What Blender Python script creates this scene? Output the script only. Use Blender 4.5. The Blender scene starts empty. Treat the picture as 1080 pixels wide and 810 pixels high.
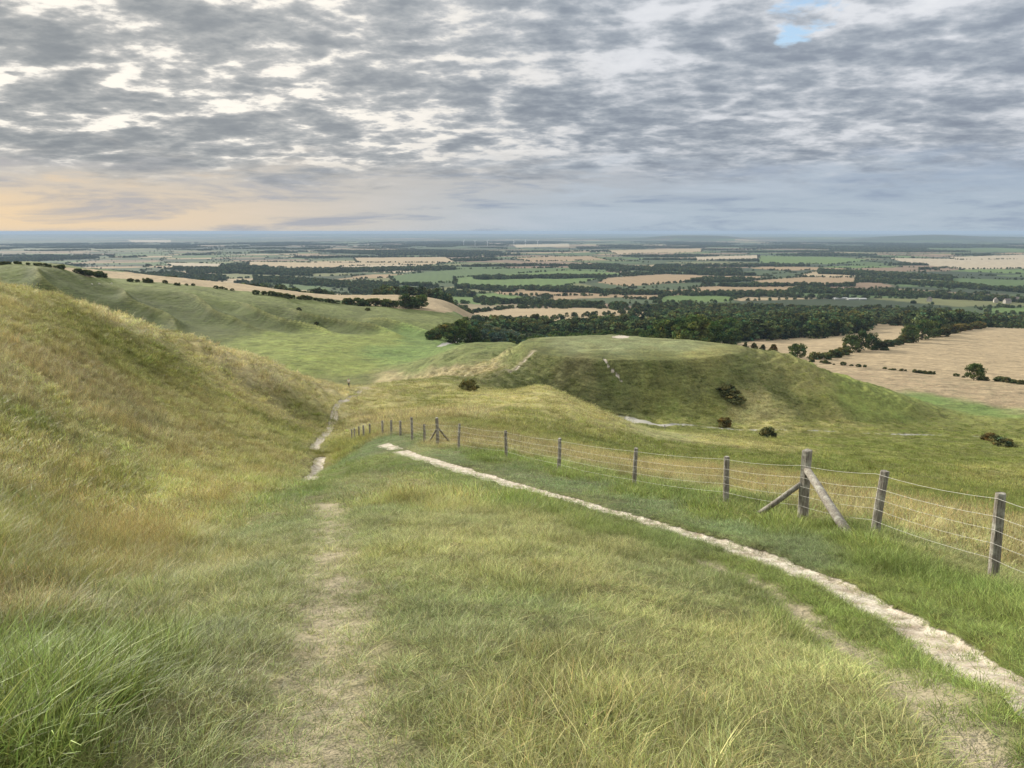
import bpy, math, random
import numpy as np
R = math.radians
rng = np.random.default_rng(7)
random.seed(7)
SC = bpy.context.scene
COL = SC.collection

# ------------------------------------------------------------------ camera, world, sun, exposure
W0, H0, FPX = 1080.0, 810.0, 816.0
PITCH = math.atan((405 - 244) / FPX)
cam = bpy.data.cameras.new('camera')
cam_o = bpy.data.objects.new('camera', cam); COL.objects.link(cam_o)
cam_o.location = (0, 0, 0); cam_o.rotation_euler = (math.pi / 2 - PITCH, 0, 0)
cam.sensor_width = 36; cam.lens = FPX / W0 * 36; cam.clip_start = 0.1; cam.clip_end = 200000
SC.camera = cam_o

SUN_AZ, SUN_EL = R(-50), R(21)          # azimuth from the view axis (left is negative), elevation
SUN_STRENGTH, SUN_ANGLE = 4.2, R(9)
CLOUD_LEVEL = 0.60
SKY_THICK = 0.57
EXPOSURE = 0.70
SC.view_settings.view_transform = 'Standard'; SC.view_settings.look = 'None'
SC.view_settings.exposure = EXPOSURE; SC.view_settings.gamma = 1
SC.view_settings.use_curve_mapping = False
SC.render.engine = 'CYCLES'
SC.cycles.use_denoising = True; SC.cycles.denoising_input_passes = 'RGB_ALBEDO_NORMAL'; SC.cycles.denoising_prefilter = 'ACCURATE'
SC.cycles.max_bounces = 6; SC.cycles.diffuse_bounces = 3; SC.cycles.glossy_bounces = 1
SC.cycles.transmission_bounces = 3; SC.cycles.volume_bounces = 0; SC.cycles.transparent_max_bounces = 4
SC.cycles.use_adaptive_sampling = True; SC.cycles.adaptive_threshold = 0.008
SC.cycles.sample_clamp_indirect = 4


def px_dir(u, v):
    x = (u - W0 / 2) / FPX; y = (H0 / 2 - v) / FPX
    return np.array([x, math.cos(PITCH) + y * math.sin(PITCH), -math.sin(PITCH) + y * math.cos(PITCH)])


def px_azt(u, v):
    d = px_dir(u, v); h = math.hypot(d[0], d[1])
    return math.atan2(d[0], d[1]), -d[2] / h       # azimuth, tangent of the depression


class NT:
    """tiny wrapper for node trees"""
    def __init__(s, nt): s.nt = nt
    def n(s, typ, props=None, **inp):
        nd = s.nt.nodes.new(typ)
        for k, v in (props or {}).items(): setattr(nd, k, v)
        for k, v in inp.items():
            key = int(k[1:]) if k[0] == 'i' and k[1:].isdigit() else k.replace('_', ' ')
            s.set(nd.inputs[key], v)
        return nd
    def set(s, sock, v):
        if isinstance(v, bpy.types.Node): s.nt.links.new(v.outputs[0], sock)
        elif isinstance(v, bpy.types.NodeSocket): s.nt.links.new(v, sock)
        else:
            if hasattr(sock, 'default_value'):
                if isinstance(v, (tuple, list)) and len(v) == 3 and sock.type == 'RGBA': v = (*v, 1)
                sock.default_value = v
    def m(s, op, a, b=0.0, c=0.0, clamp=False):
        return s.n('ShaderNodeMath', dict(operation=op, use_clamp=clamp), i0=a, i1=b, i2=c)
    def vm(s, op, a, b=(0, 0, 0)):
        return s.n('ShaderNodeVectorMath', dict(operation=op), i0=a, i1=b)
    def mix(s, f, a, b, blend='MIX'):
        nd = s.n('ShaderNodeMix', dict(data_type='RGBA', blend_type=blend, clamp_factor=True))
        s.set(nd.inputs[0], f); s.set(nd.inputs[6], a); s.set(nd.inputs[7], b)
        return nd.outputs[2]
    def mr(s, v, a, b, c=0.0, d=1.0, smooth=False):
        return s.n('ShaderNodeMapRange', dict(interpolation_type='SMOOTHSTEP' if smooth else 'LINEAR', clamp=True), i0=v, i1=a, i2=b, i3=c, i4=d)
    def noise(s, vec, scale, detail=4, rough=.5, dist=0.0, lac=2.0):
        return s.n('ShaderNodeTexNoise', None, Vector=vec, Scale=scale, Detail=detail, Roughness=rough, Distortion=dist, Lacunarity=lac)
    def ramp(s, f, stops):
        nd = s.n('ShaderNodeValToRGB'); s.set(nd.inputs[0], f)
        el = nd.color_ramp.elements
        while len(el) < len(stops): el.new(0.5)
        for e, (p, c) in zip(el, stops): e.position = p; e.color = (*c, 1)
        return nd


def build_world():
    w = bpy.data.worlds.new('World'); SC.world = w; w.use_nodes = True
    nt = w.node_tree; nt.nodes.clear(); T = NT(nt)
    D = T.n('ShaderNodeTexCoord').outputs['Generated']
    sep = T.n('ShaderNodeSeparateXYZ', None, Vector=D)
    z = T.m('MAXIMUM', sep.outputs[2], 0.0)
    den = T.m('ADD', z, 0.16)
    px = T.m('DIVIDE', sep.outputs[0], den); py = T.m('DIVIDE', sep.outputs[1], den)
    P = T.n('ShaderNodeCombineXYZ', None, X=px, Y=py, Z=3.7)
    Pr = T.n('ShaderNodeMapping', None, Vector=P, Rotation=(0, 0, R(14)), Scale=(1.15, 1.30, 1))
    # cloud layer: big masses, lumps and fine ripple, seen on a level layer from below
    wob = T.noise(Pr, 1.4, 5, .6)
    Pd = T.vm('ADD', Pr, T.n('ShaderNodeVectorMath', dict(operation='SCALE'), i0=T.vm('SUBTRACT', wob.outputs['Color'], (.5, .5, .5)), Scale=.8))
    cell = T.n('ShaderNodeTexVoronoi', dict(feature='SMOOTH_F1'), Vector=Pd, Scale=3.1, Smoothness=.35, Randomness=1.0)
    cell2 = T.n('ShaderNodeTexVoronoi', dict(feature='SMOOTH_F1'), Vector=Pd, Scale=8.0, Smoothness=.35, Randomness=1.0)
    big = T.noise(Pr, 0.6, 3, .5, 0.2)
    lump = T.noise(Pr, 2.6, 10, .58, 0.0)
    vor = T.noise(Pr, 9.0, 8, .62, 0.0)
    # a glow where the hidden sun stands, upper left; gaps there shine through
    gd = px_dir(60, 120); gd = gd / np.linalg.norm(gd)
    dotg = T.vm('DOT_PRODUCT', D, tuple(gd)).outputs['Value']
    glow = T.mr(dotg, math.cos(R(38)), 1.0, 0, 1, True)
    def term(v, mid, k): return T.m('MULTIPLY', T.m('SUBTRACT', v, mid), k)
    dens = T.m('ADD', term(big, .5, .30), T.m('ADD', term(lump, .5, .95), term(vor, .5, .72)))
    dens = T.m('ADD', dens, T.m('ADD', term(cell.outputs['Distance'], .42, -.46), term(cell2.outputs['Distance'], .42, -.30)))
    side = T.mr(sep.outputs[0], -0.55, 0.55, 0.0, 1.0)
    dens = T.m('ADD', dens, T.m('MULTIPLY_ADD', side, -.03, T.m('MULTIPLY_ADD', glow, -.028, SKY_THICK)))
    # thin gaps glow, thick bellies are slate grey; the right half is paler and flatter
    tl = T.ramp(dens, [(0.0, (1.0, 1.0, 1.0)), (0.24, (.90, .90, .90)), (0.38, (.66, .68, .69)), (0.49, (.45, .485, .515)), (0.66, (.325, .365, .405)), (1, (.24, .28, .325))])
    tr = T.ramp(dens, [(0.0, (1, 1, 1)), (0.25, (.90, .91, .93)), (0.40, (.66, .69, .73)), (0.54, (.49, .535, .59)), (0.70, (.38, .425, .49)), (1, (.31, .35, .42))])
    thick = T.n('ShaderNodeMix', dict(data_type='RGBA')); T.set(thick.inputs[0], side); T.set(thick.inputs[6], tl); T.set(thick.inputs[7], tr)
    warmc = T.mix(glow, (.93, .95, .985), (1.02, .97, .91))
    cc = T.mix(1.0, thick.outputs[2], warmc, 'MULTIPLY')
    gap = T.mr(dens, 0.42, 0.28, 0, 1, True)
    cc = T.mix(T.m('MULTIPLY', gap, T.m('MULTIPLY', glow, .9)), cc, (1.12, 1.06, .95))
    bright = T.m('ADD', .84, T.m('MULTIPLY', glow, .14))
    bright = T.m('ADD', bright, T.m('MULTIPLY', T.mr(sep.outputs[2], .12, .3), T.m('MULTIPLY', side, .12)))
    cc = T.mix(1.0, cc, T.n('ShaderNodeCombineColor', None, Red=bright, Green=bright, Blue=bright), 'MULTIPLY')
    # low sky: warm cream on the left, blue grey on the right
    az = T.mr(sep.outputs[0], -0.62, 0.12, 0, 1, True)
    low_a = T.mix(az, (.92, .70, .45), (.45, .53, .61))
    low_b = T.mix(T.mr(sep.outputs[0], -0.3, 0.5, 0, 1, True), (.60, .57, .53), (.38, .46, .57))
    low = T.mix(T.mr(sep.outputs[2], .015, .075, 0, 1, True), low_a, low_b)
    streak = T.noise(T.n('ShaderNodeMapping', None, Vector=D, Scale=(5, 5, 40)), 1.0, 7, .6, .3)
    low = T.mix(T.mr(streak, .50, .62, 0, .8), low, T.mix(az, (.93, .70, .45), (.50, .57, .65)))
    low = T.mix(T.mr(streak, .48, .36, 0, .8), low, T.mix(az, (.47, .46, .47), (.30, .37, .48)))
    veil = T.mr(T.m('ADD', sep.outputs[2], T.m('MULTIPLY', T.m('SUBTRACT', lump, .5), .11)),   .045, .105, 1, 0, True)
    cc = T.mix(veil, cc, low)
    # overcast sky is brighter overhead than near the horizon
    cc = T.mix(T.mr(sep.outputs[2], .28, .5), cc, T.mix(1.0, cc, (1.06, .99, .86), 'MULTIPLY'))
    zb = T.m('MULTIPLY_ADD', T.mr(sep.outputs[2], .30, .70, 0, 1, True), 2.1, 1.0)
    cc = T.mix(1.0, cc, T.n('ShaderNodeCombineColor', None, Red=zb, Green=zb, Blue=zb), 'MULTIPLY')
    cc = T.mix(T.mr(sep.outputs[2], -0.02, -0.0005, 1, 0), cc, (.12, .14, .10))
    bc = T.n('ShaderNodeBackground', None, Color=cc, Strength=CLOUD_LEVEL)
    sky = T.n('ShaderNodeTexSky', dict(sky_type='NISHITA', sun_disc=False, sun_elevation=SUN_EL, sun_rotation=SUN_AZ))
    bs = T.n('ShaderNodeBackground', None, Color=sky, Strength=0.12)
    # holes of blue sky between the clouds, high on the right
    hd = px_dir(850, 12); hd = hd / np.linalg.norm(hd)
    hole = T.mr(T.vm('DOT_PRODUCT', D, tuple(hd)).outputs['Value'], math.cos(R(4.6)), 1.0, 0, 1, True)
    hn = T.noise(Pr, 3.3, 8, .6, .3)
    hm = T.mr(T.m('ADD', T.m('MULTIPLY', hole, .30), T.m('SUBTRACT', 0.93, T.m('MULTIPLY', T.m('ADD', hn, lump), .62))),   .60, .70, 0, 1, True)
    hm = T.m('MULTIPLY', hm, T.mr(hole, 0.05, .4))
    mx = T.n('ShaderNodeMixShader', None, i0=hm, i1=bc, i2=bs)
    nt.links.new(mx.outputs[0], T.n('ShaderNodeOutputWorld').inputs[0])
    w.cycles.sampling_method = 'MANUAL'; w.cycles.sample_map_resolution = 1024


build_world()
sun = bpy.data.lights.new('sun', 'SUN'); sun.energy = SUN_STRENGTH; sun.angle = SUN_ANGLE; sun.color = (1.0, .93, .80)
sun_o = bpy.data.objects.new('sun', sun); COL.objects.link(sun_o)
# lamp shines along -Z: point it from the sun's place (ahead and to the left) down to the ground
sun_o.rotation_euler = (math.pi / 2 - SUN_EL, 0, math.pi - SUN_AZ)

# ------------------------------------------------------------------ noise
_perm = np.random.default_rng(11).permutation(4096).astype(np.int32)
_ga = np.random.default_rng(12).uniform(0, 2 * np.pi, 4096)
_gx, _gy = np.cos(_ga).astype(np.float32), np.sin(_ga).astype(np.float32)


def perlin(x, y, seed=0):
    x = np.asarray(x, np.float64) + seed * 37.31; y = np.asarray(y, np.float64) + seed * 91.7
    xi = np.floor(x); yi = np.floor(y)
    xf = (x - xi).astype(np.float32); yf = (y - yi).astype(np.float32)
    xi = xi.astype(np.int64); yi = yi.astype(np.int64)
    def g(ix, iy, fx, fy):
        h = _perm[(_perm[ix & 4095] + iy) & 4095]
        return _gx[h] * fx + _gy[h] * fy
    sx = xf * xf * xf * (xf * (xf * 6 - 15) + 10); sy = yf * yf * yf * (yf * (yf * 6 - 15) + 10)
    a = g(xi, yi, xf, yf); b = g(xi + 1, yi, xf - 1, yf)
    c = g(xi, yi + 1, xf, yf - 1); d = g(xi + 1, yi + 1, xf - 1, yf - 1)
    return ((a + sx * (b - a)) * (1 - sy) + (c + sx * (d - c)) * sy) * 1.4


def fbm(x, y, seed=0, oct=4, gain=.5):
    s = 0; a = 1.0; t = 0
    for o in range(oct):
        s = s + a * perlin(x * 2 ** o, y * 2 ** o, seed + o * 7); t += a; a *= gain
    return s / t


def sstep(x, a, b):
    t = np.clip((x - a) / (b - a), 0, 1); return t * t * (3 - 2 * t)


# ------------------------------------------------------------------ terrain: surveyed heights (azimuth, distance, drop)
CP = [  # u, v, r
 # foreground turf
 (0,810,3.0),(150,810,2.9),(330,810,2.85),(540,810,2.87),(750,810,3.0),(920,810,3.2),(1080,810,3.6),
 (0,730,4.6),(150,700,5.0),(330,700,4.6),(540,700,4.5),(750,700,5.4),(920,700,6.0),(1080,700,6.4),
 (0,655,7.2),(150,640,7.4),(330,600,8.0),(600,600,8.0),(750,640,7.6),(900,630,9.0),
 (120,595,11.5),(200,550,17.5),(260,520,26),(300,500,36),(320,488,48),
 (330,540,15.5),(600,560,11.5),(500,520,18),(420,490,30),(380,478,42),(760,575,11.8),(345,503,33),
 # fence line
 (1058,608,13.6),(930,563,15.0),(852,548,17.3),(768,530,20),(670,516,23.5),(589,496,28.5),(534,483,33),(483,474,37.5),(435,465,44),(404,460,51),(371,464,62),
 # left slope
 (0,560,11.5),(0,500,17),(0,450,24),(0,380,38),(0,330,54),(0,300,70),(67,315,76),(100,520,21),(100,450,35),(100,390,52),(100,345,70),(133,335,88),
 (200,480,38),(200,420,62),(200,380,84),(200,355,104),(300,460,62),(300,425,90),(267,375,119),(333,401,140),(355,407,148),(330,445,88),
 # left path gully
 (332,498,47),(345,468,68),(350,440,96),(360,425,116),(400,406,168),(440,403,190),(480,398,212),(530,394,234),
 # ground behind the fence
 (435,440,82),(435,415,140),(540,450,66),(540,430,105),(540,412,160),(600,440,100),(620,430,152),(580,412,172),
 (690,500,45),(690,470,95),(690,454,158),(690,447,205),(780,490,70),(780,465,140),(780,451,208),
 (850,520,36),(930,500,80),(930,476,155),(930,457,216),(1080,545,40),(1080,500,120),(1080,480,178),(1080,462,238),
 # right of the hill
 (860,440,240),(860,420,290),(900,425,290),(900,408,350),(1000,430,310),(1080,445,275),(1080,430,320),(1000,410,370),
 (950,395,440),(800,384,470),(1080,404,430),(850,377,555),(1027,399,455),(900,365,660),(1000,346,950),(1080,347,1000),(800,356,780),(1080,370,700),
 (760,372,450),(700,366,520),(900,350,900),
 # hill foot
 (600,425,214),(680,443,207),(560,402,225),
 # spur and combe floor
 (450,388,292),(500,380,284),(520,366,335),(500,361,362),(545,362,345),(400,396,313),(300,385,336),(440,379,352),(330,352,448),(380,348,468),(430,352,470),(470,363,432),
 # ribbed wall and rim
 (200,345,460),(0,284,540),(100,296,550),(200,306,562),(300,316,578),(400,326,592),(440,331,600),(490,338,610),
 (100,315,500),(200,325,505),(300,335,515),(380,340,530),(60,300,510),
 # stubble above the rim
 (0,278,690),(120,285,760),(240,298,780),(360,311,810),(480,322,860),(0,281,640),(120,291,650),(240,303,660),(360,317,680),(480,329,700),
]
CPZ = [  # u, r, z (hidden ground)
 (0,200,-45),(120,225,-50),(240,235,-55),(300,250,-57),(350,255,-57),(0,320,-57),(120,350,-57),(0,430,-56),(100,440,-57),
 (390,250,-55),(430,250,-52),(480,245,-47),(0,90,-9),(100,105,-12),(200,130,-22),(300,160,-33),
 (640,190,-49),(600,185,-46),(560,200,-45),(560,300,-55),(660,300,-58),(760,290,-60),(660,360,-66),(560,380,-64),
 (500,430,-66),(560,450,-76),(600,600,-92),(520,600,-84),(600,900,-114),(500,800,-96),(600,1150,-122),(700,700,-96),(700,900,-112),(760,1100,-124),
 (0,1000,-60),(120,1000,-70),(240,1000,-82),(360,1050,-95),(480,1100,-112),(0,1400,-120),(240,1400,-128),(480,1400,-136),(700,1400,-134),(900,1400,-138),(1080,1400,-141),
 (0,2200,-150),(300,2200,-150),(600,2200,-150),(1080,2200,-150),(0,1800,-147),(540,1800,-147),(1080,1800,-147),
 (0,2.0,-2.12),(540,2.0,-2.06),(1080,2.0,-2.25),(0,1.2,-1.93),(540,1.2,-1.9),(1080,1.2,-2.0),
]
AZS = 3.2
_p, _f = [], []
for u, v, r in CP:
    a, t = px_azt(u, v); _p.append((a * AZS, math.log(r))); _f.append(-t)
for u, r, z in CPZ:
    a, t = px_azt(u, 400); _p.append((a * AZS, math.log(r))); _f.append(z / r)
_p = np.array(_p); _f = np.array(_f)


def _kern(d2):
    return np.where(d2 > 1e-12, .5 * d2 * np.log(np.maximum(d2, 1e-12)), 0)


def _fit(p, f, lam):
    n = len(p); K = _kern(((p[:, None] - p[None]) ** 2).sum(-1)) + lam * np.eye(n)
    Q = np.hstack([np.ones((n, 1)), p]); A = np.block([[K, Q], [Q.T, np.zeros((3, 3))]])
    return np.linalg.solve(A, np.concatenate([f, np.zeros(3)]))


_wr = _fit(_p, _f, 0.0006)
AZLO, AZHI = px_azt(-30, 400)[0], px_azt(1110, 400)[0]
# the fit is tabulated once and then looked up
_TA = np.linspace(AZLO, AZHI, 420); _TL = np.linspace(math.log(1.2), math.log(2200), 900)
_ga2, _gl2 = np.meshgrid(_TA * AZS, _TL, indexing='ij')
_tab = np.full(_ga2.shape, _wr[-3]) + _wr[-2] * _ga2 + _wr[-1] * _gl2
for i in range(len(_p)):
    _tab += _wr[i] * _kern((_ga2 - _p[i, 0]) ** 2 + (_gl2 - _p[i, 1]) ** 2)


def _look(az, lr):
    i = np.clip((az - _TA[0]) / (_TA[1] - _TA[0]), 0, len(_TA) - 1.0001); j = np.clip((lr - _TL[0]) / (_TL[1] - _TL[0]), 0, len(_TL) - 1.0001)
    i0 = i.astype(int); j0 = j.astype(int); fi = i - i0; fj = j - j0
    return (_tab[i0, j0] * (1 - fi) + _tab[i0 + 1, j0] * fi) * (1 - fj) + (_tab[i0, j0 + 1] * (1 - fi) + _tab[i0 + 1, j0 + 1] * fi) * fj


def azr(a, r): return np.array([r * math.sin(a), r * math.cos(a)])


HC = azr(px_azt(655, 370)[0], 264)             # the flat-topped hill
HTOP = -38.6


def vale(x, y, r):
    z = -150 - 14 * (1 - np.exp(-np.maximum(r - 2000, 0) / 7000))
    z = z + 5 * fbm(x / 2600, y / 2600, 5, 3) * sstep(r, 1500, 3000)
    def hill(u, rr, h, sx, sy):
        a = px_azt(u, 250)[0]; c = azr(a, rr); ux = np.array([math.cos(a), -math.sin(a)]); uy = np.array([math.sin(a), math.cos(a)])
        dx = (x - c[0]) * ux[0] + (y - c[1]) * ux[1]; dy = (x - c[0]) * uy[0] + (y - c[1]) * uy[1]
        return h * np.exp(-(dx / sx) ** 4 - (dy / sy) ** 2)
    z = z + hill(735, 15000, 62, 900, 1500) + hill(700, 16000, 34, 1500, 1600) + hill(960, 15500, 66, 900, 1500) + hill(1060, 17000, 58, 1600, 1900) + hill(890, 18000, 36, 2600, 1800)
    z = z + hill(0, 30000, 60, 16000, 4000) + hill(560, 36000, 38, 20000, 5000) + 30 * np.maximum(fbm(x / 9000, y / 9000, 9, 3), 0) * sstep(r, 20000, 35000)
    return z


def hill_frame(x, y):
    a = math.atan2(HC[0], HC[1])
    dx = (x - HC[0]) * math.cos(a) - (y - HC[1]) * math.sin(a); dy = (x - HC[0]) * math.sin(a) + (y - HC[1]) * math.cos(a)
    # distance outside the plateau edge, an uneven oval
    ang = np.arctan2(dy, dx)
    rad = np.hypot(dx / np.where(dx > 0, 40.0, 36.0), dy / 29.0) / (1 + .05 * np.sin(3 * ang + 1) + .03 * np.sin(5 * ang))
    s = (rad - 1) * (31.0)
    return dx, dy, s


def base_h(x, y):
    """large forms only"""
    r = np.maximum(np.hypot(x, y), 1.0); az = np.arctan2(x, y)
    az = np.where(np.abs(az) > 2.2, az * (math.pi - np.abs(az)) / .94, az)
    z = _look(np.clip(az, AZLO, AZHI), np.log(np.clip(r, 1.2, 2200))) * r
    z = np.where(r < 1.2, -1.65 - .22 * r, z)
    w = sstep(r, 1300, 2100)
    if np.any(w > 0): z = z * (1 - w) + vale(x, y, r) * w
    # flat-topped hill, blended on with a smooth maximum
    dx, dy, s = hill_frame(x, y)
    ex = np.maximum(dx - 25, 0)
    sr = np.maximum(s, 0); fl = sstep(dx, 20, 60)
    sl = (19 * (1 - np.exp(-sr / 24)) + .10 * sr) * (1 - fl) + fl * (.46 * np.sqrt(sr ** 2 + 25) - 2.3)
    top = HTOP + .9 * (1 - (np.clip(s, -31, 0) / -31 - 1) ** 2) - .008 * dx
    h = top - sl
    # long shoulder running down to the right
    sh = HTOP - 2.2 - 20 * (1 - np.exp(-np.maximum(dx - 28, 0) / 45)) - .03 * np.maximum(dx - 28, 0) - 45 * (1 - np.exp(-(((dy + 6) / 42) ** 2))) - 14 * sstep(dx, 30, -10)
    k = 2.2
    near = (r > 150) & (r < 480) & (x > -150) & (x < 260)
    h = np.maximum(h, sh) + np.log1p(np.exp(-np.abs(h - sh) / 3)) * 3 * .5
    bl = np.maximum(z, h) + k * np.log1p(np.exp(-np.abs(z - h) / k)) * .35
    z = np.where(near, bl, z)
    return z


def polydist(x, y, P):
    """distance to a polyline, and parameter along it"""
    best = np.full(np.shape(x), 1e9); par = np.zeros(np.shape(x)); acc = 0
    for (ax, ay), (bx, by) in zip(P[:-1], P[1:]):
        L = math.hypot(bx - ax, by - ay) + 1e-9
        t = np.clip(((x - ax) * (bx - ax) + (y - ay) * (by - ay)) / L ** 2, 0, 1)
        d = np.hypot(x - ax - t * (bx - ax), y - ay - t * (by - ay))
        m = d < best; best = np.where(m, d, best); par = np.where(m, acc + t * L, par); acc += L
    return best, par


def hit(u, v, rmin=1.5, rmax=3000, f=None):
    """where the sight line through a picture point meets the ground"""
    a, t = px_azt(u, v); f = f or base_h
    rs = np.exp(np.linspace(math.log(rmin), math.log(rmax), 4000))
    z = f(rs * math.sin(a), rs * math.cos(a)); g = -t * rs - z
    k = np.nonzero(g < 0)[0]
    k = k[0] if len(k) else len(rs) - 1
    if k > 0:
        w = g[k - 1] / (g[k - 1] - g[k] + 1e-12); rr = rs[k - 1] + (rs[k] - rs[k - 1]) * min(max(w, 0), 1)
    else: rr = rs[0]
    return np.array([rr * math.sin(a), rr * math.cos(a)])


def smooth_line(P, n=3):
    P = [np.array(p, float) for p in P]
    for _ in range(n):
        Q = [P[0]]
        for a, b in zip(P[:-1], P[1:]): Q += [a * .75 + b * .25, a * .25 + b * .75]
        P = Q + [P[-1]]
    return P


def line(pts, rmin=1.5, n=2): return smooth_line([hit(u, v, rmin) for u, v in pts], n)


# worn ways across the grass: (line, half width)
P_MAIN = line([(1190, 800), (1080, 725), (1010, 682), (950, 648), (900, 622), (840, 597), (760, 571), (680, 548), (600, 525), (540, 509), (500, 498), (450, 484), (420, 474), (399, 467)])
P_LEFT1 = line([(327, 506), (333, 494), (338, 481)], 20)
P_LEFT2 = line([(331, 474), (337, 462), (347, 452), (354, 440), (353, 430), (358, 423), (372, 418), (382, 411)], 40)
P_LEFT3 = line([(348, 446), (350, 436), (353, 427)], 40)
P_TURF = line([(400, 402), (440, 402), (490, 399), (530, 395)], 100)
P_RIDGE = line([(382, 411), (400, 406), (440, 402), (490, 398), (535, 394), (545, 386), (562, 370)], 100)
P_HILLCUT = line([(535, 395), (545, 386), (562, 370)], 170, 1)
P_HILLCUT2 = line([(637, 378), (640, 386), (650, 395), (656, 403)], 200, 1)
P_ROAD = line([(655, 441), (690, 447), (730, 449), (760, 451), (800, 452.5), (860, 455), (930, 457), (1000, 459), (1080, 463), (1180, 468)], 180)
P_LANE = line([(463, 365.5), (472, 361.5), (490, 356)], 400, 1)
P_WORN = line([(335, 800), (345, 720), (345, 640), (350, 580), (352, 545), (345, 530)])
P_WORN2 = line([(1090, 830), (1010, 765), (930, 700), (860, 655), (800, 615), (740, 590)])
P_TAN = line([(400, 404.5), (470, 402), (510, 396), (560, 380)], 160)


def ribs(xm, ym, rm):
    n = (xm * .70 + ym * .714); n = n + 12 * fbm(xm / 60, ym / 60, 3, 2)
    ph = n / 34.0 * 2 * np.pi
    wv = (1 - np.abs(np.sin(ph / 2))) ** 1.6
    band = sstep(rm, 435, 480) * sstep(rm, 556, 520) * sstep(np.arctan2(xm, ym), -.05, -.16)
    return wv, band


def detail_h(x, y, r, z):
    """ribs, terracettes, tussocks, ruts"""
    o = np.zeros(np.shape(x))
    # ribs on the far combe wall
    m = (r > 380) & (r < 640) & (x < 0)
    if np.any(m):
        xm, ym = x[m], y[m]; rm = r[m]
        wv, band = ribs(xm, ym, rm)
        o[m] += (wv - .4) * 7.0 * band
    # broad unevenness
    o += sstep(r, 60, 160) * sstep(r, 1400, 700) * 1.0 * fbm(x / 22, y / 22, 21, 3)
    o += sstep(r, 25, 90) * sstep(r, 700, 300) * .30 * fbm(x / 6, y / 6, 24, 3)
    # terracettes along the contour on steep grass
    zz = z + 1.2 * fbm(x / 9, y / 9, 31, 3)
    o += sstep(r, 40, 110) * sstep(r, 420, 300) * .26 * np.sin(zz * 2 * np.pi / 1.5) * (.6 + fbm(x / 14, y / 14, 33, 2))
    # hummocks nearby
    o += sstep(r, 120, 40) * (.10 * fbm(x / 1.7, y / 1.7, 41, 3) + .05 * fbm(x / .6, y / .6, 42, 2) * sstep(r, 40, 15))
    # the hill face: erosion shelves and hummocks
    if np.any((r > 150) & (r < 420)):
        dx, dy, s = hill_frame(x, y)
        face = sstep(s, -1, 4) * sstep(s, 60, 30) * sstep(r, 150, 190)
        top = sstep(s, 1, -2)
        o = o * (1 - .85 * top)
        o += face * (1.5 * fbm(dx / 12, s / 26, 51, 4) + .55 * fbm(x / 4, y / 4, 52, 3) + .22 * np.sin((z + .8 * fbm(x / 12, y / 12, 53, 3)) * 2 * np.pi / 1.1))
    return o


def ways(x, y, r):
    """masks of the worn ways: chalk, road, worn turf; and the rut depth"""
    n = fbm(x / .9, y / .9, 61, 3); n2 = fbm(x / .22, y / .22, 62, 2)
    chalk = np.zeros(np.shape(x)); rut = np.zeros(np.shape(x)); worn = np.zeros(np.shape(x)); edge = np.full(np.shape(x), 99.0)
    near = r < 75
    if np.any(near):
        xx, yy = x[near], y[near]
        d, p = polydist(xx, yy, P_MAIN)
        tot = sum(math.hypot(*(b - a)) for a, b in zip(P_MAIN[:-1], P_MAIN[1:]))
        hw = .37 + .08 * fbm(p / 2.5, p * 0, 63, 2) - .12 * sstep(r[near], 13, 7) + .07 * sstep(r[near], 14, 30)
        dd = d - hw - .13 * n[near] - .08 * n2[near]
        endf = sstep(tot - p, 0, 2.0)
        gapn = 1 - .9 * sstep(np.abs(tot - p - 7.5), .8, .2) * sstep(r[near], 30, 36)
        chalk[near] = np.maximum(chalk[near], sstep(dd, .07, -.07) * endf * gapn)
        rut[near] += -.10 * sstep(dd, .12, -.10)
        edge[near] = dd
        d2, _ = polydist(xx, yy, P_WORN); d3, _ = polydist(xx, yy, P_WORN2)
        worn[near] = np.maximum(sstep(d2 - .20 * n[near], .55, .05) * .92, sstep(d3 - .12 * n[near], .34, .06) * 1.0)
        rut[near] += -.05 * worn[near]
    m = (r > 20) & (r < 200)
    if np.any(m):
        xx, yy = x[m], y[m]
        for P, hw, st in ((P_LEFT1, .33, 1), (P_LEFT2, .36, 1), (P_LEFT3, .22, .8)):
            d, p = polydist(xx, yy, P); dd = d - hw - .22 * n[m]
            c = sstep(dd, .15, -.12) * st
            chalk[m] = np.maximum(chalk[m], c); rut[m] += -.22 * sstep(dd, .25, -.2); edge[m] = np.minimum(edge[m], dd)
    m = (r > 120) & (r < 330)
    if np.any(m):
        xx, yy = x[m], y[m]
        d, p = polydist(xx, yy, P_RIDGE); worn[m] = np.maximum(worn[m], sstep(d, 2.0, .6) * .75)
        for P, hw, st, rd in ((P_HILLCUT, .45, .75, -.4), (P_HILLCUT2, .40, .80, -.3)):
            d, p = polydist(xx, yy, P); dd = d - hw - .35 * n[m]
            chalk[m] = np.maximum(chalk[m], sstep(dd, .3, -.2) * st * (.75 + .25 * sstep(n[m], -.5, .1))); rut[m] += rd * sstep(dd, .4, -.3)
    return chalk, rut, worn, edge


def road_mask(x, y, r, extra=0.0):
    m = (r > 180) & (r < 560); o = np.zeros(np.shape(x))
    if np.any(m):
        xx, yy = x[m], y[m]
        d, p = polydist(xx, yy, P_ROAD)
        w = np.interp(p, [0, 8, 16, 24, 34, 500], [1.6, 3.2, 3.0, 1.4, 1.2, 1.3]) + extra
        d2, _ = polydist(xx, yy, P_LANE)
        o[m] = np.maximum(sstep(d, w + .25, w - .25), sstep(d2, 1.9, 1.4))
    return o


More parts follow.
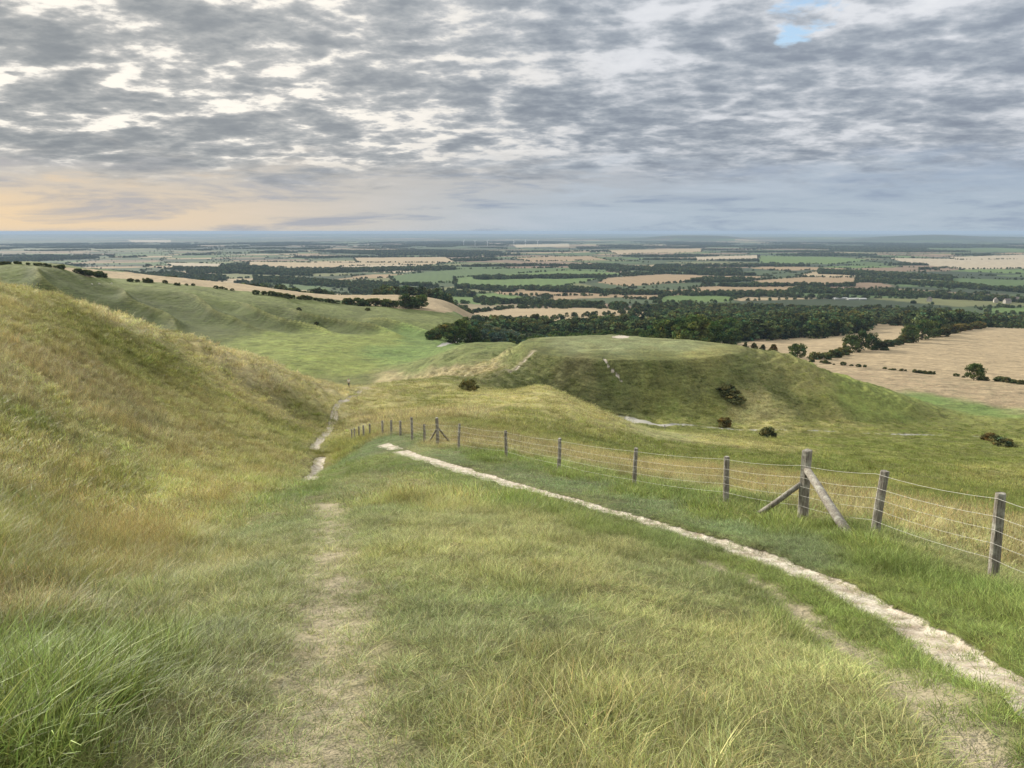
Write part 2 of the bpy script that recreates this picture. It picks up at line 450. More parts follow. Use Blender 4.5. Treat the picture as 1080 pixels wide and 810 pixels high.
def height(x, y):
    x = np.asarray(x, float); y = np.asarray(y, float)
    r = np.hypot(x, y); z = base_h(x, y)
    o = detail_h(x, y, r, z); c, rut, w, e = ways(x, y, r)
    rm = road_mask(x, y, r)
    calm = 1 - .93 * np.maximum(c, np.maximum(rm, .6 * w))
    return z + o * calm + rut - .3 * rm


# ------------------------------------------------------------------ what grows where (albedo, blade height, straw share)
TYPES = {
 'turf':  ((.215, .215, .112), .045, .34), 'lush':  ((.160, .182, .062), .115, .18), 'straw': ((.335, .290, .168), .25, .85),
 'mixed': ((.250, .238, .122), .065, .44), 'olive': ((.205, .192, .076), .18, .42), 'gold':  ((.290, .258, .122), .16, .60),
 'floor': ((.158, .180, .052), .10, .2), 'fgreen': ((.115, .160, .050), .10, .1), 'wall':  ((.078, .088, .030), .12, .2), 'walll': ((.125, .140, .052), .12, .2),
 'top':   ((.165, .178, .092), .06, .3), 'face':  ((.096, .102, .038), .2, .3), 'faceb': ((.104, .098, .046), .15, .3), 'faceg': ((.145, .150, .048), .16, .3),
 'rough': ((.270, .205, .140), .2, .7), 'verge': ((.155, .182, .072), .08, .15), 'tan': ((.290, .240, .140), .2, .8), 'shortg': ((.160, .185, .102), .045, .18),
}
SW = [
 (330,790,'turf'),(340,700,'turf'),(345,620,'turf'),(350,560,'turf'),(250,760,'turf'),(240,680,'turf'),(270,600,'turf'),(300,560,'turf'),(420,760,'turf'),(430,680,'turf'),(420,600,'mixed'),(400,540,'turf'),(380,510,'turf'),(360,520,'turf'),
 (60,790,'lush'),(30,740,'lush'),(100,740,'lush'),(170,790,'turf'),(150,690,'lush'),(60,690,'lush'),(180,630,'mixed'),(120,640,'mixed'),(240,600,'mixed'),
 (0,650,'straw'),(40,620,'olive'),(80,600,'gold'),(120,570,'gold'),(170,540,'gold'),(220,520,'gold'),(270,500,'gold'),(300,480,'gold'),(320,460,'olive'),
 (0,560,'olive'),(60,540,'olive'),(0,500,'gold'),(60,480,'gold'),(110,510,'olive'),(20,440,'olive'),(140,480,'gold'),(190,490,'gold'),(0,400,'straw'),(40,380,'straw'),(90,410,'straw'),(0,350,'gold'),(60,430,'gold'),(150,430,'straw'),(200,440,'gold'),(250,455,'gold'),
 (0,310,'straw'),(40,320,'gold'),(50,340,'gold'),(90,345,'olive'),(130,370,'olive'),(180,380,'olive'),(120,335,'straw'),(190,360,'gold'),(230,400,'gold'),(250,385,'straw'),(290,400,'straw'),(330,405,'straw'),(280,430,'gold'),(320,430,'olive'),(340,415,'gold'),
 (500,560,'mixed'),(560,560,'mixed'),(520,600,'mixed'),(600,600,'mixed'),(650,640,'mixed'),(560,650,'turf'),(500,700,'turf'),(600,700,'mixed'),(700,700,'mixed'),(760,700,'mixed'),(800,740,'mixed'),(700,770,'mixed'),(560,770,'mixed'),(850,790,'mixed'),(950,800,'mixed'),(460,530,'gold'),(440,510,'mixed'),(880,730,'mixed'),(640,580,'mixed'),
 (700,600,'turf'),(760,620,'turf'),
 (560,530,'lush'),(640,560,'lush'),(700,570,'verge'),(780,605,'lush'),(850,630,'lush'),(930,670,'lush'),(1000,720,'lush'),(1060,770,'lush'),(480,505,'verge'),(430,490,'verge'),
 (480,482,'shortg'),(560,500,'shortg'),(620,515,'shortg'),(700,535,'shortg'),(780,560,'shortg'),(860,585,'shortg'),(950,625,'lush'),(1040,680,'lush'),(410,462,'shortg'),(390,475,'shortg'),
 (520,482,'lush'),(600,500,'lush'),(680,522,'lush'),(760,540,'lush'),(840,560,'lush'),(920,585,'lush'),(1000,620,'lush'),(1070,650,'lush'),
 (480,466,'straw'),(430,455,'straw'),(560,475,'straw'),(640,492,'straw'),(720,500,'straw'),(800,510,'straw'),(880,530,'straw'),(960,550,'straw'),(1040,570,'straw'),(1000,590,'mixed'),(400,450,'straw'),(385,455,'gold'),(370,470,'olive'),
 (350,480,'olive'),(330,520,'verge'),(350,500,'verge'),(310,500,'olive'),
 (400,425,'gold'),(450,425,'olive'),(500,425,'gold'),(420,438,'straw'),(470,435,'straw'),(560,440,'olive'),(520,450,'olive'),(600,450,'olive'),(640,470,'faceg'),(700,470,'faceg'),(620,435,'gold'),(580,425,'gold'),(540,415,'gold'),
 (760,480,'faceg'),(840,490,'faceg'),(900,510,'olive'),(960,520,'faceg'),(1050,530,'faceg'),(820,465,'olive'),(900,470,'faceg'),(1000,480,'faceg'),(1060,500,'olive'),(760,465,'gold'),(940,490,'faceg'),(700,458,'mixed'),
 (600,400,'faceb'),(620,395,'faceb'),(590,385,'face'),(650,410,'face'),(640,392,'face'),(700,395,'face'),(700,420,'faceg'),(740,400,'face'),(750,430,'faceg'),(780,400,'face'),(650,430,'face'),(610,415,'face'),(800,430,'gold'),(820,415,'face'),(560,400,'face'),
 (600,365,'top'),(660,365,'top'),(720,368,'top'),(740,375,'olive'),
 (860,425,'faceg'),(900,420,'floor'),(940,430,'floor'),(1000,440,'faceg'),(1060,450,'faceg'),(880,445,'olive'),(960,450,'faceg'),(1040,432,'fgreen'),(980,422,'fgreen'),(920,412,'floor'),(850,405,'olive'),
 (1060,424,'rough'),(1000,412,'rough'),(940,404,'rough'),(900,398,'rough'),(840,385,'rough'),(960,402,'rough'),(1040,415,'rough'),(1080,420,'rough'),(800,378,'rough'),
 (420,375,'fgreen'),(440,385,'walll'),(480,380,'walll'),(500,370,'walll'),(530,368,'walll'),(540,375,'walll'),(470,392,'tan'),(520,388,'tan'),(400,402,'tan'),(560,378,'face'),(380,402,'face'),
 (300,380,'floor'),(340,375,'floor'),(360,360,'floor'),(290,362,'floor'),(380,390,'floor'),(400,355,'floor'),(430,352,'fgreen'),(455,358,'fgreen'),(450,370,'fgreen'),(300,354,'floor'),
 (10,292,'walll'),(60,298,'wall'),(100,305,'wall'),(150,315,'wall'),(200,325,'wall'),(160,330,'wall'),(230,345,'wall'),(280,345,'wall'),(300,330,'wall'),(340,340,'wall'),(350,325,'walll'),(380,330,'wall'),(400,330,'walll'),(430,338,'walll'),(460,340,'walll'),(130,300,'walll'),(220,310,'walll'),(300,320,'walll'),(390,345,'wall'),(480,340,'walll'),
]
_sp, _sc = [], []
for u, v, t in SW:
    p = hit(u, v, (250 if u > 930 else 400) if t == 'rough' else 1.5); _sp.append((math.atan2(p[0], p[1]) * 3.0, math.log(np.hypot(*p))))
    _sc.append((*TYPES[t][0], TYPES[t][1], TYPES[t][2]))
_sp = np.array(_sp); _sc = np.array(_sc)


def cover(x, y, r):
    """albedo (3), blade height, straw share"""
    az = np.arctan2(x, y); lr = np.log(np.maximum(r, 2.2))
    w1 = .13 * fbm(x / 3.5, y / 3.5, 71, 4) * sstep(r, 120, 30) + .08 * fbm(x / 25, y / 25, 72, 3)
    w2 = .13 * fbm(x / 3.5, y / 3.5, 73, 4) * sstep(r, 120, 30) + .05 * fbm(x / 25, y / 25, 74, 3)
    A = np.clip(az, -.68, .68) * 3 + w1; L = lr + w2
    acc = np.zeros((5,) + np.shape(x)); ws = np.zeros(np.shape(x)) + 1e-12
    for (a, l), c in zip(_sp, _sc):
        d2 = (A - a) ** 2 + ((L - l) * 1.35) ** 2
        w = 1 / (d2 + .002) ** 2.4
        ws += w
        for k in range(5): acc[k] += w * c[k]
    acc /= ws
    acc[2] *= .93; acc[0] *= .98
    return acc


def tint_noise(x, y, r, acc):
    """patches of paler and darker growth"""
    c = acc[:3].copy()
    n1 = fbm(x / 1.1, y / 1.1, 81, 4) * sstep(r, 90, 30); n2 = fbm(x / 5.5, y / 5.5, 82, 4) * sstep(r, 700, 200); n3 = fbm(x / 16, y / 16, 83, 4) * sstep(r, 15, 60)
    k = 1 + .30 * n1 + .38 * n2 + .30 * n3
    c = c * np.clip(k, .45, 1.8)
    s = np.clip(.9 * fbm(x / 2.3, y / 2.3, 84, 4) + .6 * fbm(x / 9, y / 9, 85, 3), -1, 1) * sstep(r, 800, 300)
    warm = np.array([1.08, 1.0, .95]); cool = np.array([.88, 1.0, .92])
    for i in range(3): c[i] *= np.where(s > 0, 1 + (warm[i] - 1) * s * 1.2, 1 - (cool[i] - 1) * s * 1.2)
    m = (r > 400) & (r < 600) & (x < 0)
    if np.any(m):                                   # rib shading put into the colour: pale dry crests, darker hollows
        wv, band = ribs(x[m], y[m], r[m])
        for i, k in enumerate((.55, .40, .45)): c[i][m] *= 1 + band * k * (sstep(wv, .45, .9) - .25)
    return c


# ------------------------------------------------------------------ fields of the vale
TANF, TAN2, BRN, GRN, GR2, OLV, DKG, WOOD, PLE = (.285, .222, .138), (.235, .170, .100), (.17, .12, .08), (.085, .130, .038), (.065, .100, .034), (.12, .125, .055), (.05, .07, .03), (.030, .042, .020), (.31, .26, .185)
FIELDS = [  # outline in picture points, soil or crop, least distance
 ([(0,279),(60,281),(130,287),(200,294),(270,301),(340,308),(420,317),(492,325),(470,330),(400,322),(330,314),(250,306),(170,298),(80,290),(0,285)], TANF, 560),
 ([(640,372),(760,368),(800,356),(870,348),(905,334),(990,338),(985,349),(955,357),(905,368),(860,374),(820,384),(720,378)], TANF, 470),
 ([(870,379),(905,368),(960,355),(1010,347),(1040,345),(1180,349),(1180,412),(1080,407),(990,397),(930,388)], TANF, 440),
 ([(480,332),(540,325),(640,325),(668,330),(560,338),(515,338),(480,340)], TANF, 1000),
 ([(525,306),(600,303),(655,308),(640,312),(560,312),(520,310)], TAN2, 1500),
 ([(655,311),(700,306),(760,304),(760,309),(700,316),(660,315)], TAN2, 1400),
 ([(640,293),(700,289),(760,291),(720,298),(660,302),(630,298)], TAN2, 1700),
 ([(728,303),(800,300),(860,303),(830,309),(740,308)], TAN2, 1400),
 ([(790,296),(850,292),(910,293),(900,300),(850,303),(800,300)], TAN2, 1700),
 ([(860,286),(920,287),(935,290),(880,293),(840,291)], TANF, 2000),
 ([(936,272),(1000,273),(1100,273),(1100,283),(1020,284),(960,278)], PLE, 2800),
 ([(1000,271),(1100,268),(1100,273),(1010,274)], PLE, 2800),
 ([(373,272),(470,271),(480,276),(440,281),(380,281)], TANF, 2400),
 ([(262,276),(340,277),(470,277),(430,283),(330,283),(260,281)], TANF, 2200),
 ([(360,281),(420,279),(475,282),(420,288),(350,286)], PLE, 2100),
 ([(175,277),(235,278),(230,283),(180,281)], PLE, 2300),
 ([(180,286),(260,287),(275,291),(210,293)], TANF, 1400),
 ([(230,288),(290,286),(310,292),(240,294)], OLV, 1600),
 ([(0,0),(1,0),(0,1)], TANF, 99999),
 ([(410,291),(480,284),(640,282),(640,290),(520,297),(420,300)], GR2, 1500),
 ([(480,293),(600,285),(660,288),(590,303),(480,303)], GRN, 1500),
 ([(440,312),(520,309),(560,314),(520,322),(460,318)], GRN, 1100),
 ([(700,312),(790,309),(770,318),(690,320)], GRN, 1300),
 ([(800,270),(880,271),(920,274),(880,279),(800,277)], GRN, 2400),
 ([(835,305),(960,306),(1030,311),(960,315),(840,313)], GR2, 1300),
 ([(955,300),(1000,293),(1100,296),(1100,303),(1000,305)], GR2, 1500),
 ([(1030,325),(1080,324),(1180,326),(1180,333),(1050,331)], GRN, 1000),
 ([(540,272),(620,270),(640,274),(560,276)], TAN2, 2800),
 ([(732,271),(800,269),(800,274),(735,275)], PLE, 2800),
 ([(640,264),(740,262),(740,266),(650,268)], TANF, 4000),
 ([(540,258),(600,257),(600,260),(545,261)], PLE, 6000),
 ([(135,253),(180,253),(180,256),(140,256)], PLE, 9000),
]
for f in FIELDS: f[0][:] = [np.array([px_azt(u, v)[0], px_azt(u, v)[1]]) for u, v in f[0]]


def inpoly(a, t, P):
    ins = np.zeros(np.shape(a), bool); n = len(P); j = n - 1
    for i in range(n):
        yi, yj = P[i][1], P[j][1]; xi, xj = P[i][0], P[j][0]
        c = ((yi > t) != (yj > t)) & (a < (xj - xi) * (t - yi) / (yj - yi + 1e-15) + xi)
        ins ^= c; j = i
    return ins


_cr = np.random.default_rng(5)
_CELLC = _cr.uniform(0, 1, (4096, 4))


def cells(x, y, size, ang, seed):
    """irregular parcels: nearest of jittered seeds; returns cell hash and distance to the nearest boundary"""
    ca, sa = math.cos(ang), math.sin(ang)
    wx = x + 60 * fbm(x / 700, y / 700, seed, 2); wy = y + 60 * fbm(x / 700, y / 700, seed + 3, 2)
    X = (wx * ca + wy * sa) / (size * 1.5); Y = (-wx * sa + wy * ca) / size
    xi = np.floor(X).astype(np.int64); yi = np.floor(Y).astype(np.int64)
    b1 = np.full(np.shape(x), 9e9); b2 = b1.copy(); hid = np.zeros(np.shape(x), np.int64)
    for dx in (-1, 0, 1):
        for dy in (-1, 0, 1):
            h = _perm[(_perm[(xi + dx + seed) & 4095] + yi + dy) & 4095]
            jx = xi + dx + .5 + (_CELLC[h, 0] - .5) * .7; jy = yi + dy + .5 + (_CELLC[h, 1] - .5) * .7
            d = np.maximum(np.abs(X - jx) * 1.0, np.abs(Y - jy)) + .25 * (np.abs(X - jx) + np.abs(Y - jy))
            m = d < b1
            b2 = np.where(m, b1, np.minimum(b2, d)); hid = np.where(m, h, hid); b1 = np.where(m, d, b1)
    return hid, (b2 - b1) * size * .5


_PAL = np.array([GR2, GRN, OLV, DKG, TANF, TAN2, GR2, DKG, DKG, BRN, OLV, DKG, WOOD, GR2, BRN, WOOD])


def vale_cover(x, y, r):
    """albedo of the vale and a share of woodland"""
    az = np.arctan2(x, y)
    h1, d1 = cells(x, y, 230, .35, 2)
    h2, d2 = cells(x, y, 700, -.2, 9)
    far = r > 7000
    hid = np.where(far, h2, h1); dd = np.where(far, d2 * .5, d1)
    c = np.moveaxis(_PAL[(hid % 16)], -1, 0).copy()
    hedge = sstep(dd, 12, 5) * .75 * sstep(r, 9000, 5000)
    wood = sstep(fbm(x / 800, y / 420, 93, 4), .20, .30) * sstep(r, 900, 2200)
    wood = np.maximum(wood, sstep(fbm(x / 1500, y / 2000, 98, 3), .0, .2) * .9 * sstep(r, 3500, 6000))
    wood = np.maximum(wood, .62 * sstep(r, 4500, 10000) * sstep(fbm(x / 1100, y / 2000, 88, 3), .25, -.1))
    for u, rr, sx, sy in ((735, 15000, 900, 1500), (960, 15500, 1000, 1600), (1060, 17000, 1500, 1700), (700, 16200, 1200, 900)):
        a = px_azt(u, 250)[0]; cx, cy = azr(a, rr)
        dx = (x - cx) * math.cos(a) - (y - cy) * math.sin(a); dy = (x - cx) * math.sin(a) + (y - cy) * math.cos(a)
        wood = np.maximum(wood, sstep((dx / sx) ** 2 + (dy / sy) ** 2 + .8 * fbm(x / 900, y / 900, 89, 2), 1.5, .8) * .9)
    wood = np.maximum(wood, sstep(fbm(x / 3500, y / 9000, 90, 4), -.05, .15) * .75 * sstep(r, 10000, 16000))
    return c, np.maximum(hedge, wood * .92), hid, hedge * (wood < .4)


def field_at(x, y, r, z):
    """which drawn field (index) a point lies in, -1 for none"""
    az = np.arctan2(x, y); t = -z / r
    fid = np.full(np.shape(x), -1)
    for i, (P, c, rmin) in enumerate(FIELDS):
        m = (r > rmin) & inpoly(az + 6 / np.maximum(r, 1) * fbm(x / 40, y / 40, 97, 2), t, P)
        fid[m] = i
    return fid


# ------------------------------------------------------------------ materials
def new_mat(name):
    m = bpy.data.materials.new(name); m.use_nodes = True; m.node_tree.nodes.clear(); return m, NT(m.node_tree)


def out(T, sh, disp=None):
    o = T.n('ShaderNodeOutputMaterial'); T.set(o.inputs[0], sh)


def mat_ground():
    m, T = new_mat('ground_cover')
    alb = T.n('ShaderNodeAttribute', dict(attribute_name='albedo')).outputs['Color']
    msk = T.n('ShaderNodeAttribute', dict(attribute_name='mask')).outputs['Vector']
    sp = T.n('ShaderNodeSeparateXYZ', None, Vector=msk)       # x chalk, y worn, z road
    pos = T.n('ShaderNodeNewGeometry').outputs['Position']
    dist = T.vm('LENGTH', pos).outputs['Value']
    # fine mottling of blades and thatch; the grain grows with distance band by band
    a = T.noise(pos, 38, 4, .65); b = T.noise(pos, 7, 5, .65); c = T.noise(pos, 1.4, 6, .68); d = T.noise(pos, .22, 5, .62); e = T.noise(pos, .03, 5, .6)
    fa = T.mr(dist, 4, 25, 1, 0); fb = T.mr(dist, 20, 110, 1, 0); fc = T.mr(dist, 250, 800, 1, 0); fd = T.mr(dist, 700, 2500, .8, 0); fe = T.mr(dist, 900, 8000, .5, .25)
    tot = None
    for nz, f, k in ((a, fa, 1.6), (b, fb, 1.8), (c, fc, 2.4), (d, fd, 1.5), (e, fe, .8)):
        v = T.m('MULTIPLY', T.m('SUBTRACT', nz, .5), T.m('MULTIPLY', f, k))
        tot = v if tot is None else T.m('ADD', tot, v)
    g = T.m('ADD', T.m('MULTIPLY', tot, 1.0), 1.0)
    g = T.m('MAXIMUM', g, .3)
    col = T.mix(1.0, alb, T.n('ShaderNodeCombineColor', None, Red=g, Green=g, Blue=g), 'MULTIPLY')
    soft = T.noise(pos, 3.1, 4, .6)
    col = T.mix(T.mr(T.m('MULTIPLY', soft, fc), .52, .68, 0, .45), col, T.mix(1.0, alb, (1.45, 1.12, .95), 'MULTIPLY'))
    # shade between the near blades painted into the ground, with brown thatch and soil
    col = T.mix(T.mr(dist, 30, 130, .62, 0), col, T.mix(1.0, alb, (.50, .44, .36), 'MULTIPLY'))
    # sheep tracks along the contour of the slopes
    pz = T.n('ShaderNodeSeparateXYZ', None, Vector=pos).outputs[2]
    tw = T.m('SINE', T.m('MULTIPLY', T.m('ADD', pz, T.m('MULTIPLY', T.noise(pos, .09, 5, .6), 5.0)), 2 * math.pi / 1.15))
    tk = T.m('MULTIPLY', T.mr(dist, 90, 200), T.mr(dist, 640, 560))
    tk = T.m('MULTIPLY', tk, T.mr(T.noise(pos, .05, 3, .5), .42, .6))
    tv = T.m('MULTIPLY_ADD', T.m('MULTIPLY', tw, tk), .20, 1.0)
    col = T.mix(1.0, col, T.n('ShaderNodeCombineColor', None, Red=tv, Green=tv, Blue=tv), 'MULTIPLY')
    # worn turf shows pale thatch
    worn = T.m('MULTIPLY', sp.outputs[1], T.mr(T.noise(pos, 5, 5, .65), .3, .6, .55, 1))
    wc = T.mix(T.noise(pos, 30, 3, .6), (.25, .215, .14), (.46, .39, .285))
    col = T.mix(worn, col, wc)
    # chalk: white rubble, dusty brown at the edges and where feet scuff it
    st = T.n('ShaderNodeTexVoronoi', dict(feature='F1'), Vector=pos, Scale=26.0)
    chn = T.noise(pos, 3.2, 6, .65); ch2 = T.noise(pos, 55, 3, .6)
    chc = T.mix(T.mr(chn, .38, .60), (.27, .22, .165), (.60, .555, .47))
    chc = T.mix(T.mr(ch2, .42, .6, 0, .7), chc, (.26, .215, .165))
    chc = T.mix(T.mr(st.outputs['Distance'], .1, .35, .4, 0), chc, (.74, .71, .64))
    nearch = T.mr(dist, 11, 5.5, 0, .55)
    chc = T.mix(nearch, chc, T.mix(chn, (.30, .24, .18), (.50, .42, .33)))
    cm = T.mr(T.m('ADD', sp.outputs[0], T.m('MULTIPLY', T.m('SUBTRACT', T.noise(pos, 9, 5, .7), .5), .8)), .38, .62, 0, 1, True)
    col = T.mix(cm, col, chc)
    rd = T.mr(T.m('ADD', sp.outputs[2], T.m('MULTIPLY', T.m('SUBTRACT', T.noise(pos, .8, 4, .7), .5), .4)), .35, .65)
    col = T.mix(rd, col, T.mix(T.noise(pos, .25, 4, .6), (.22, .215, .20), (.40, .38, .33)))
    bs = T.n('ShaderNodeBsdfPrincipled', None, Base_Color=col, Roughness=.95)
    bs.inputs['Specular IOR Level'].default_value = .15
    hgt = T.m('ADD', T.m('MULTIPLY', a, T.m('MULTIPLY', fa, .03)), T.m('ADD', T.m('MULTIPLY', b, T.m('MULTIPLY', fb, .10)), T.m('ADD', T.m('MULTIPLY', c, T.m('MULTIPLY', fc, .60)), T.m('MULTIPLY', d, T.m('MULTIPLY', fd, 2.0)))))
    hgt = T.m('MULTIPLY', hgt, T.m('MULTIPLY_ADD', cm, -.65, 1.0))
    bp = T.n('ShaderNodeBump', None, Strength=.75, Distance=1.0, Height=hgt)
    T.set(bs.inputs['Normal'], bp.outputs[0])
    out(T, bs); return m


M_GROUND = mat_ground()


def mesh_np(name, verts, faces=None, quads=None, mat=None, attrs=None, smooth=False):
    """a mesh from arrays; faces: (n,3) or (n,4)"""
    me = bpy.data.meshes.new(name); f = np.asarray(faces, np.int32); k = f.shape[1]
    me.vertices.add(len(verts)); me.vertices.foreach_set('co', np.asarray(verts, np.float32).ravel())
    me.loops.add(f.size); me.loops.foreach_set('vertex_index', f.ravel())
    me.polygons.add(len(f)); me.polygons.foreach_set('loop_start', np.arange(0, f.size, k, dtype=np.int32))
    me.polygons.foreach_set('use_smooth', np.full(len(f), smooth))
    for nm, (typ, arr) in (attrs or {}).items():
        at = me.attributes.new(nm, typ, 'POINT')
        at.data.foreach_set('color' if typ == 'FLOAT_COLOR' else 'vector' if typ == 'FLOAT_VECTOR' else 'value', np.asarray(arr, np.float32).ravel())
    if mat: me.materials.append(mat)
    me.update(calc_edges=True); return me


def tag(o, label=None, cat=None, group=None, kind=None):
    if label: o['label'] = label
    if cat: o['category'] = cat
    if group: o['group'] = group
    if kind: o['kind'] = kind
    return o


def link(name, me, parent=None):
    o = bpy.data.objects.new(name, me); COL.objects.link(o)
    if parent: o.parent = parent
    return o


def empty(name, loc, rz=0, parent=None):
    o = bpy.data.objects.new(name, None); COL.objects.link(o); o.location = loc; o.rotation_euler = (0, 0, rz); o.empty_display_size = .3
    if parent: o.parent = parent
    return o


# ------------------------------------------------------------------ the ground, one sheet out to the horizon
def build_ground():
    az = np.concatenate([np.linspace(-R(75), -R(41), 120)[:-1], np.linspace(-R(41), R(41), 1120), np.linspace(R(41), R(75), 120)[1:], np.linspace(R(75), R(285), 70)[1:-1]])
    lr = np.concatenate([[.02, .5], np.geomspace(1.0, 2.3, 12)[:-1], np.geomspace(2.3, 150, 740)[:-1], np.geomspace(150, 1500, 420)[:-1], np.geomspace(1500, 60000, 260)])
    A, Rr = np.meshgrid(az, lr, indexing='ij')
    x = Rr * np.sin(A); y = Rr * np.cos(A)
    z = np.empty_like(x); alb = np.empty(x.shape + (3,)); msk = np.zeros(x.shape + (3,)); cls = np.zeros(x.shape, np.int8)
    nr = len(lr)
    near = lr < 1650
    jn = int(near.sum())
    for j0 in range(0, nr, 150):                       # in rings, to keep memory low
        j1 = min(nr, j0 + 150); xs, ys, rs = x[:, j0:j1], y[:, j0:j1], Rr[:, j0:j1]
        zz = base_h(xs, ys); zb = zz.copy()
        o = detail_h(xs, ys, rs, zz); c, rut, w, e = ways(xs, ys, rs); rm = road_mask(xs, ys, rs)
        zz = zz + o * (1 - .93 * np.maximum(c, np.maximum(rm, .6 * w))) + rut - .3 * rm
        z[:, j0:j1] = zz
        if rs.min() < 1000: cv = tint_noise(xs, ys, rs, cover(xs, ys, rs))
        else: cv = np.zeros((3,) + xs.shape)
        if rs.max() > 380:
            vc, wd, hid, hdg = vale_cover(xs, ys, rs)
            vc = vc * (1 + .22 * fbm(xs / 60, ys / 60, 95, 4)[None])
            wdc = np.array(WOOD)[:, None, None] * (1 + .35 * fbm(xs / 18, ys / 18, 96, 3)[None])
            vc = vc * (1 - wd) + wdc * wd
            fid = field_at(xs, ys, rs, zb)
            far = sstep(rs, 620, 700)[None] * np.ones((3, 1, 1))
            cv = cv * (1 - far) + vc * far
            # tractor lines and fading of the drawn fields
            for i, (P, col, rmin) in enumerate(FIELDS):
                m = fid == i
                if not m.any(): continue
                ln = .05 * np.sin((xs[m] * .8 + ys[m] * .6) / 3.2) + .10 * fbm(xs[m] / 45, ys[m] / 45, 101, 4) + .05 * perlin((xs[m] * .8 + ys[m] * .6) / 5, (xs[m] * .6 - ys[m] * .8) / 90, 5)
                for k in range(3): cv[k][m] = col[k] * (1 + ln)
            cls[:, j0:j1] = np.where(fid >= 0, 3, 0)
            cls[:, j0:j1][(fid >= 0) & (np.array([f[1][1] / f[1][0] for f in FIELDS])[fid] > 1)] = 4
        # bare chalk scars on the hill face and the white patch on its top
        for (u, v, sx, sy, k) in ((655, 355.5, 10, 1.5, 1.0), (567, 393.5, 6, 1.3, .7), (597, 386.5, 2.5, 1.6, .8), (600, 388, 6, 1.2, .7), (575, 394, 6, 1.0, .6), (598, 399, 1.2, 6, .35), (558, 369, 3, 1.2, .9), (585, 384, 7, 1.0, .5), (612, 391, 8, .8, .4)):
            a0, t0 = px_azt(u, v); a, t = A[:, j0:j1], -zb / rs
            q = ((a - a0) / (sx / FPX)) ** 2 + ((t - t0) / (sy / FPX)) ** 2
            mm = (rs > 200) & (rs < 330)
            c = np.maximum(c, np.where(mm, sstep(q + .9 * fbm(xs / 1.6, ys / 1.6, 99, 3), 1.4, .3) * (k if v < 360 else .46 * k), 0))
        alb[:, j0:j1] = np.moveaxis(np.clip(cv, .01, .9), 0, -1)
        msk[:, j0:j1, 0] = c; msk[:, j0:j1, 1] = w; msk[:, j0:j1, 2] = rm
        cj = cls[:, j0:j1]; cj[(c > .5)] = 1; cj[(rm > .5)] = 2
    na = len(az)
    idx = np.arange(na * nr).reshape(na, nr)
    nxt = np.roll(idx, -1, axis=0)
    quad = np.stack([idx[:, :-1], idx[:, 1:], nxt[:, 1:], nxt[:, :-1]], -1)
    qc = np.maximum.reduce([cls[:, :-1], cls[:, 1:], np.roll(cls, -1, 0)[:, 1:], np.roll(cls, -1, 0)[:, :-1]])
    V = np.stack([x, y, z], -1).reshape(-1, 3); AL = np.concatenate([alb, np.ones(x.shape + (1,))], -1).reshape(-1, 4); MS = msk.reshape(-1, 3)
    qf = quad.reshape(-1, 4)[:, ::-1]; qc = qc.reshape(-1)
    # the same sheet, cut along the edges of paths, road and fields, so that each has an object of its own
    for k, nm in ((0, 'ground'), (1, 'path'), (2, 'road'), (3, 'stubble_field'), (4, 'pasture_field')):
        q = qf[qc == k]
        if not len(q): continue
        us, inv = np.unique(q, return_inverse=True)
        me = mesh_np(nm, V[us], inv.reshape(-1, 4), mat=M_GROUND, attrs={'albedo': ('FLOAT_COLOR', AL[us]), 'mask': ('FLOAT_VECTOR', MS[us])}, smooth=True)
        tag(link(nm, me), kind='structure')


build_ground()

# ------------------------------------------------------------------ haze over the vale
def build_haze():
    m, T = new_mat('haze_air')
    pv = T.n('ShaderNodeVolumePrincipled', None, Color=(.38, .50, .67), Density=HAZE, Anisotropy=0.0)
    o = T.n('ShaderNodeOutputMaterial'); m.node_tree.links.new(pv.outputs[0], o.inputs['Volume'])
    a, z0, z1 = 61500.0, -195.0, 8.0
    V = [(sx * a, sy * a, z) for z in (z0, z1) for sx, sy in ((-1, -1), (1, -1), (1, 1), (-1, 1))]
    F = [(3, 2, 1, 0), (4, 5, 6, 7), (0, 1, 5, 4), (1, 2, 6, 5), (2, 3, 7, 6), (3, 0, 4, 7)]
    me = bpy.data.meshes.new('haze'); me.from_pydata(V, [], F); me.materials.append(m)
    tag(link('haze', me), kind='stuff')


HAZE = 5.0e-5
build_haze()


# ------------------------------------------------------------------ trees
def mat_leaf():
    m, T = new_mat('foliage')
    at = T.n('ShaderNodeAttribute', dict(attribute_name='leaf')).outputs['Color']
    oi = T.n('ShaderNodeObjectInfo')
    tint = T.n('ShaderNodeAttribute', dict(attribute_name='tint', attribute_type='INSTANCER')).outputs['Color']
    rnd = T.m('MULTIPLY_ADD', oi.outputs['Random'], .7, .78)
    c = T.mix(1.0, at, T.n('ShaderNodeCombineColor', None, Red=rnd, Green=T.m('MULTIPLY_ADD', oi.outputs['Random'], .55, .82), Blue=T.m('MULTIPLY_ADD', oi.outputs['Random'], .35, .9)), 'MULTIPLY')
    c = T.mix(1.0, c, T.n('ShaderNodeObjectInfo').outputs['Color'], 'MULTIPLY')
    bs = T.n('ShaderNodeBsdfDiffuse', None, Color=c)
    tr = T.n('ShaderNodeBsdfTranslucent', None, Color=T.mix(1.0, c, (1.1, 1.25, .6), 'MULTIPLY'))
    out(T, T.n('ShaderNodeMixShader', None, i0=.22, i1=bs, i2=tr)); return m


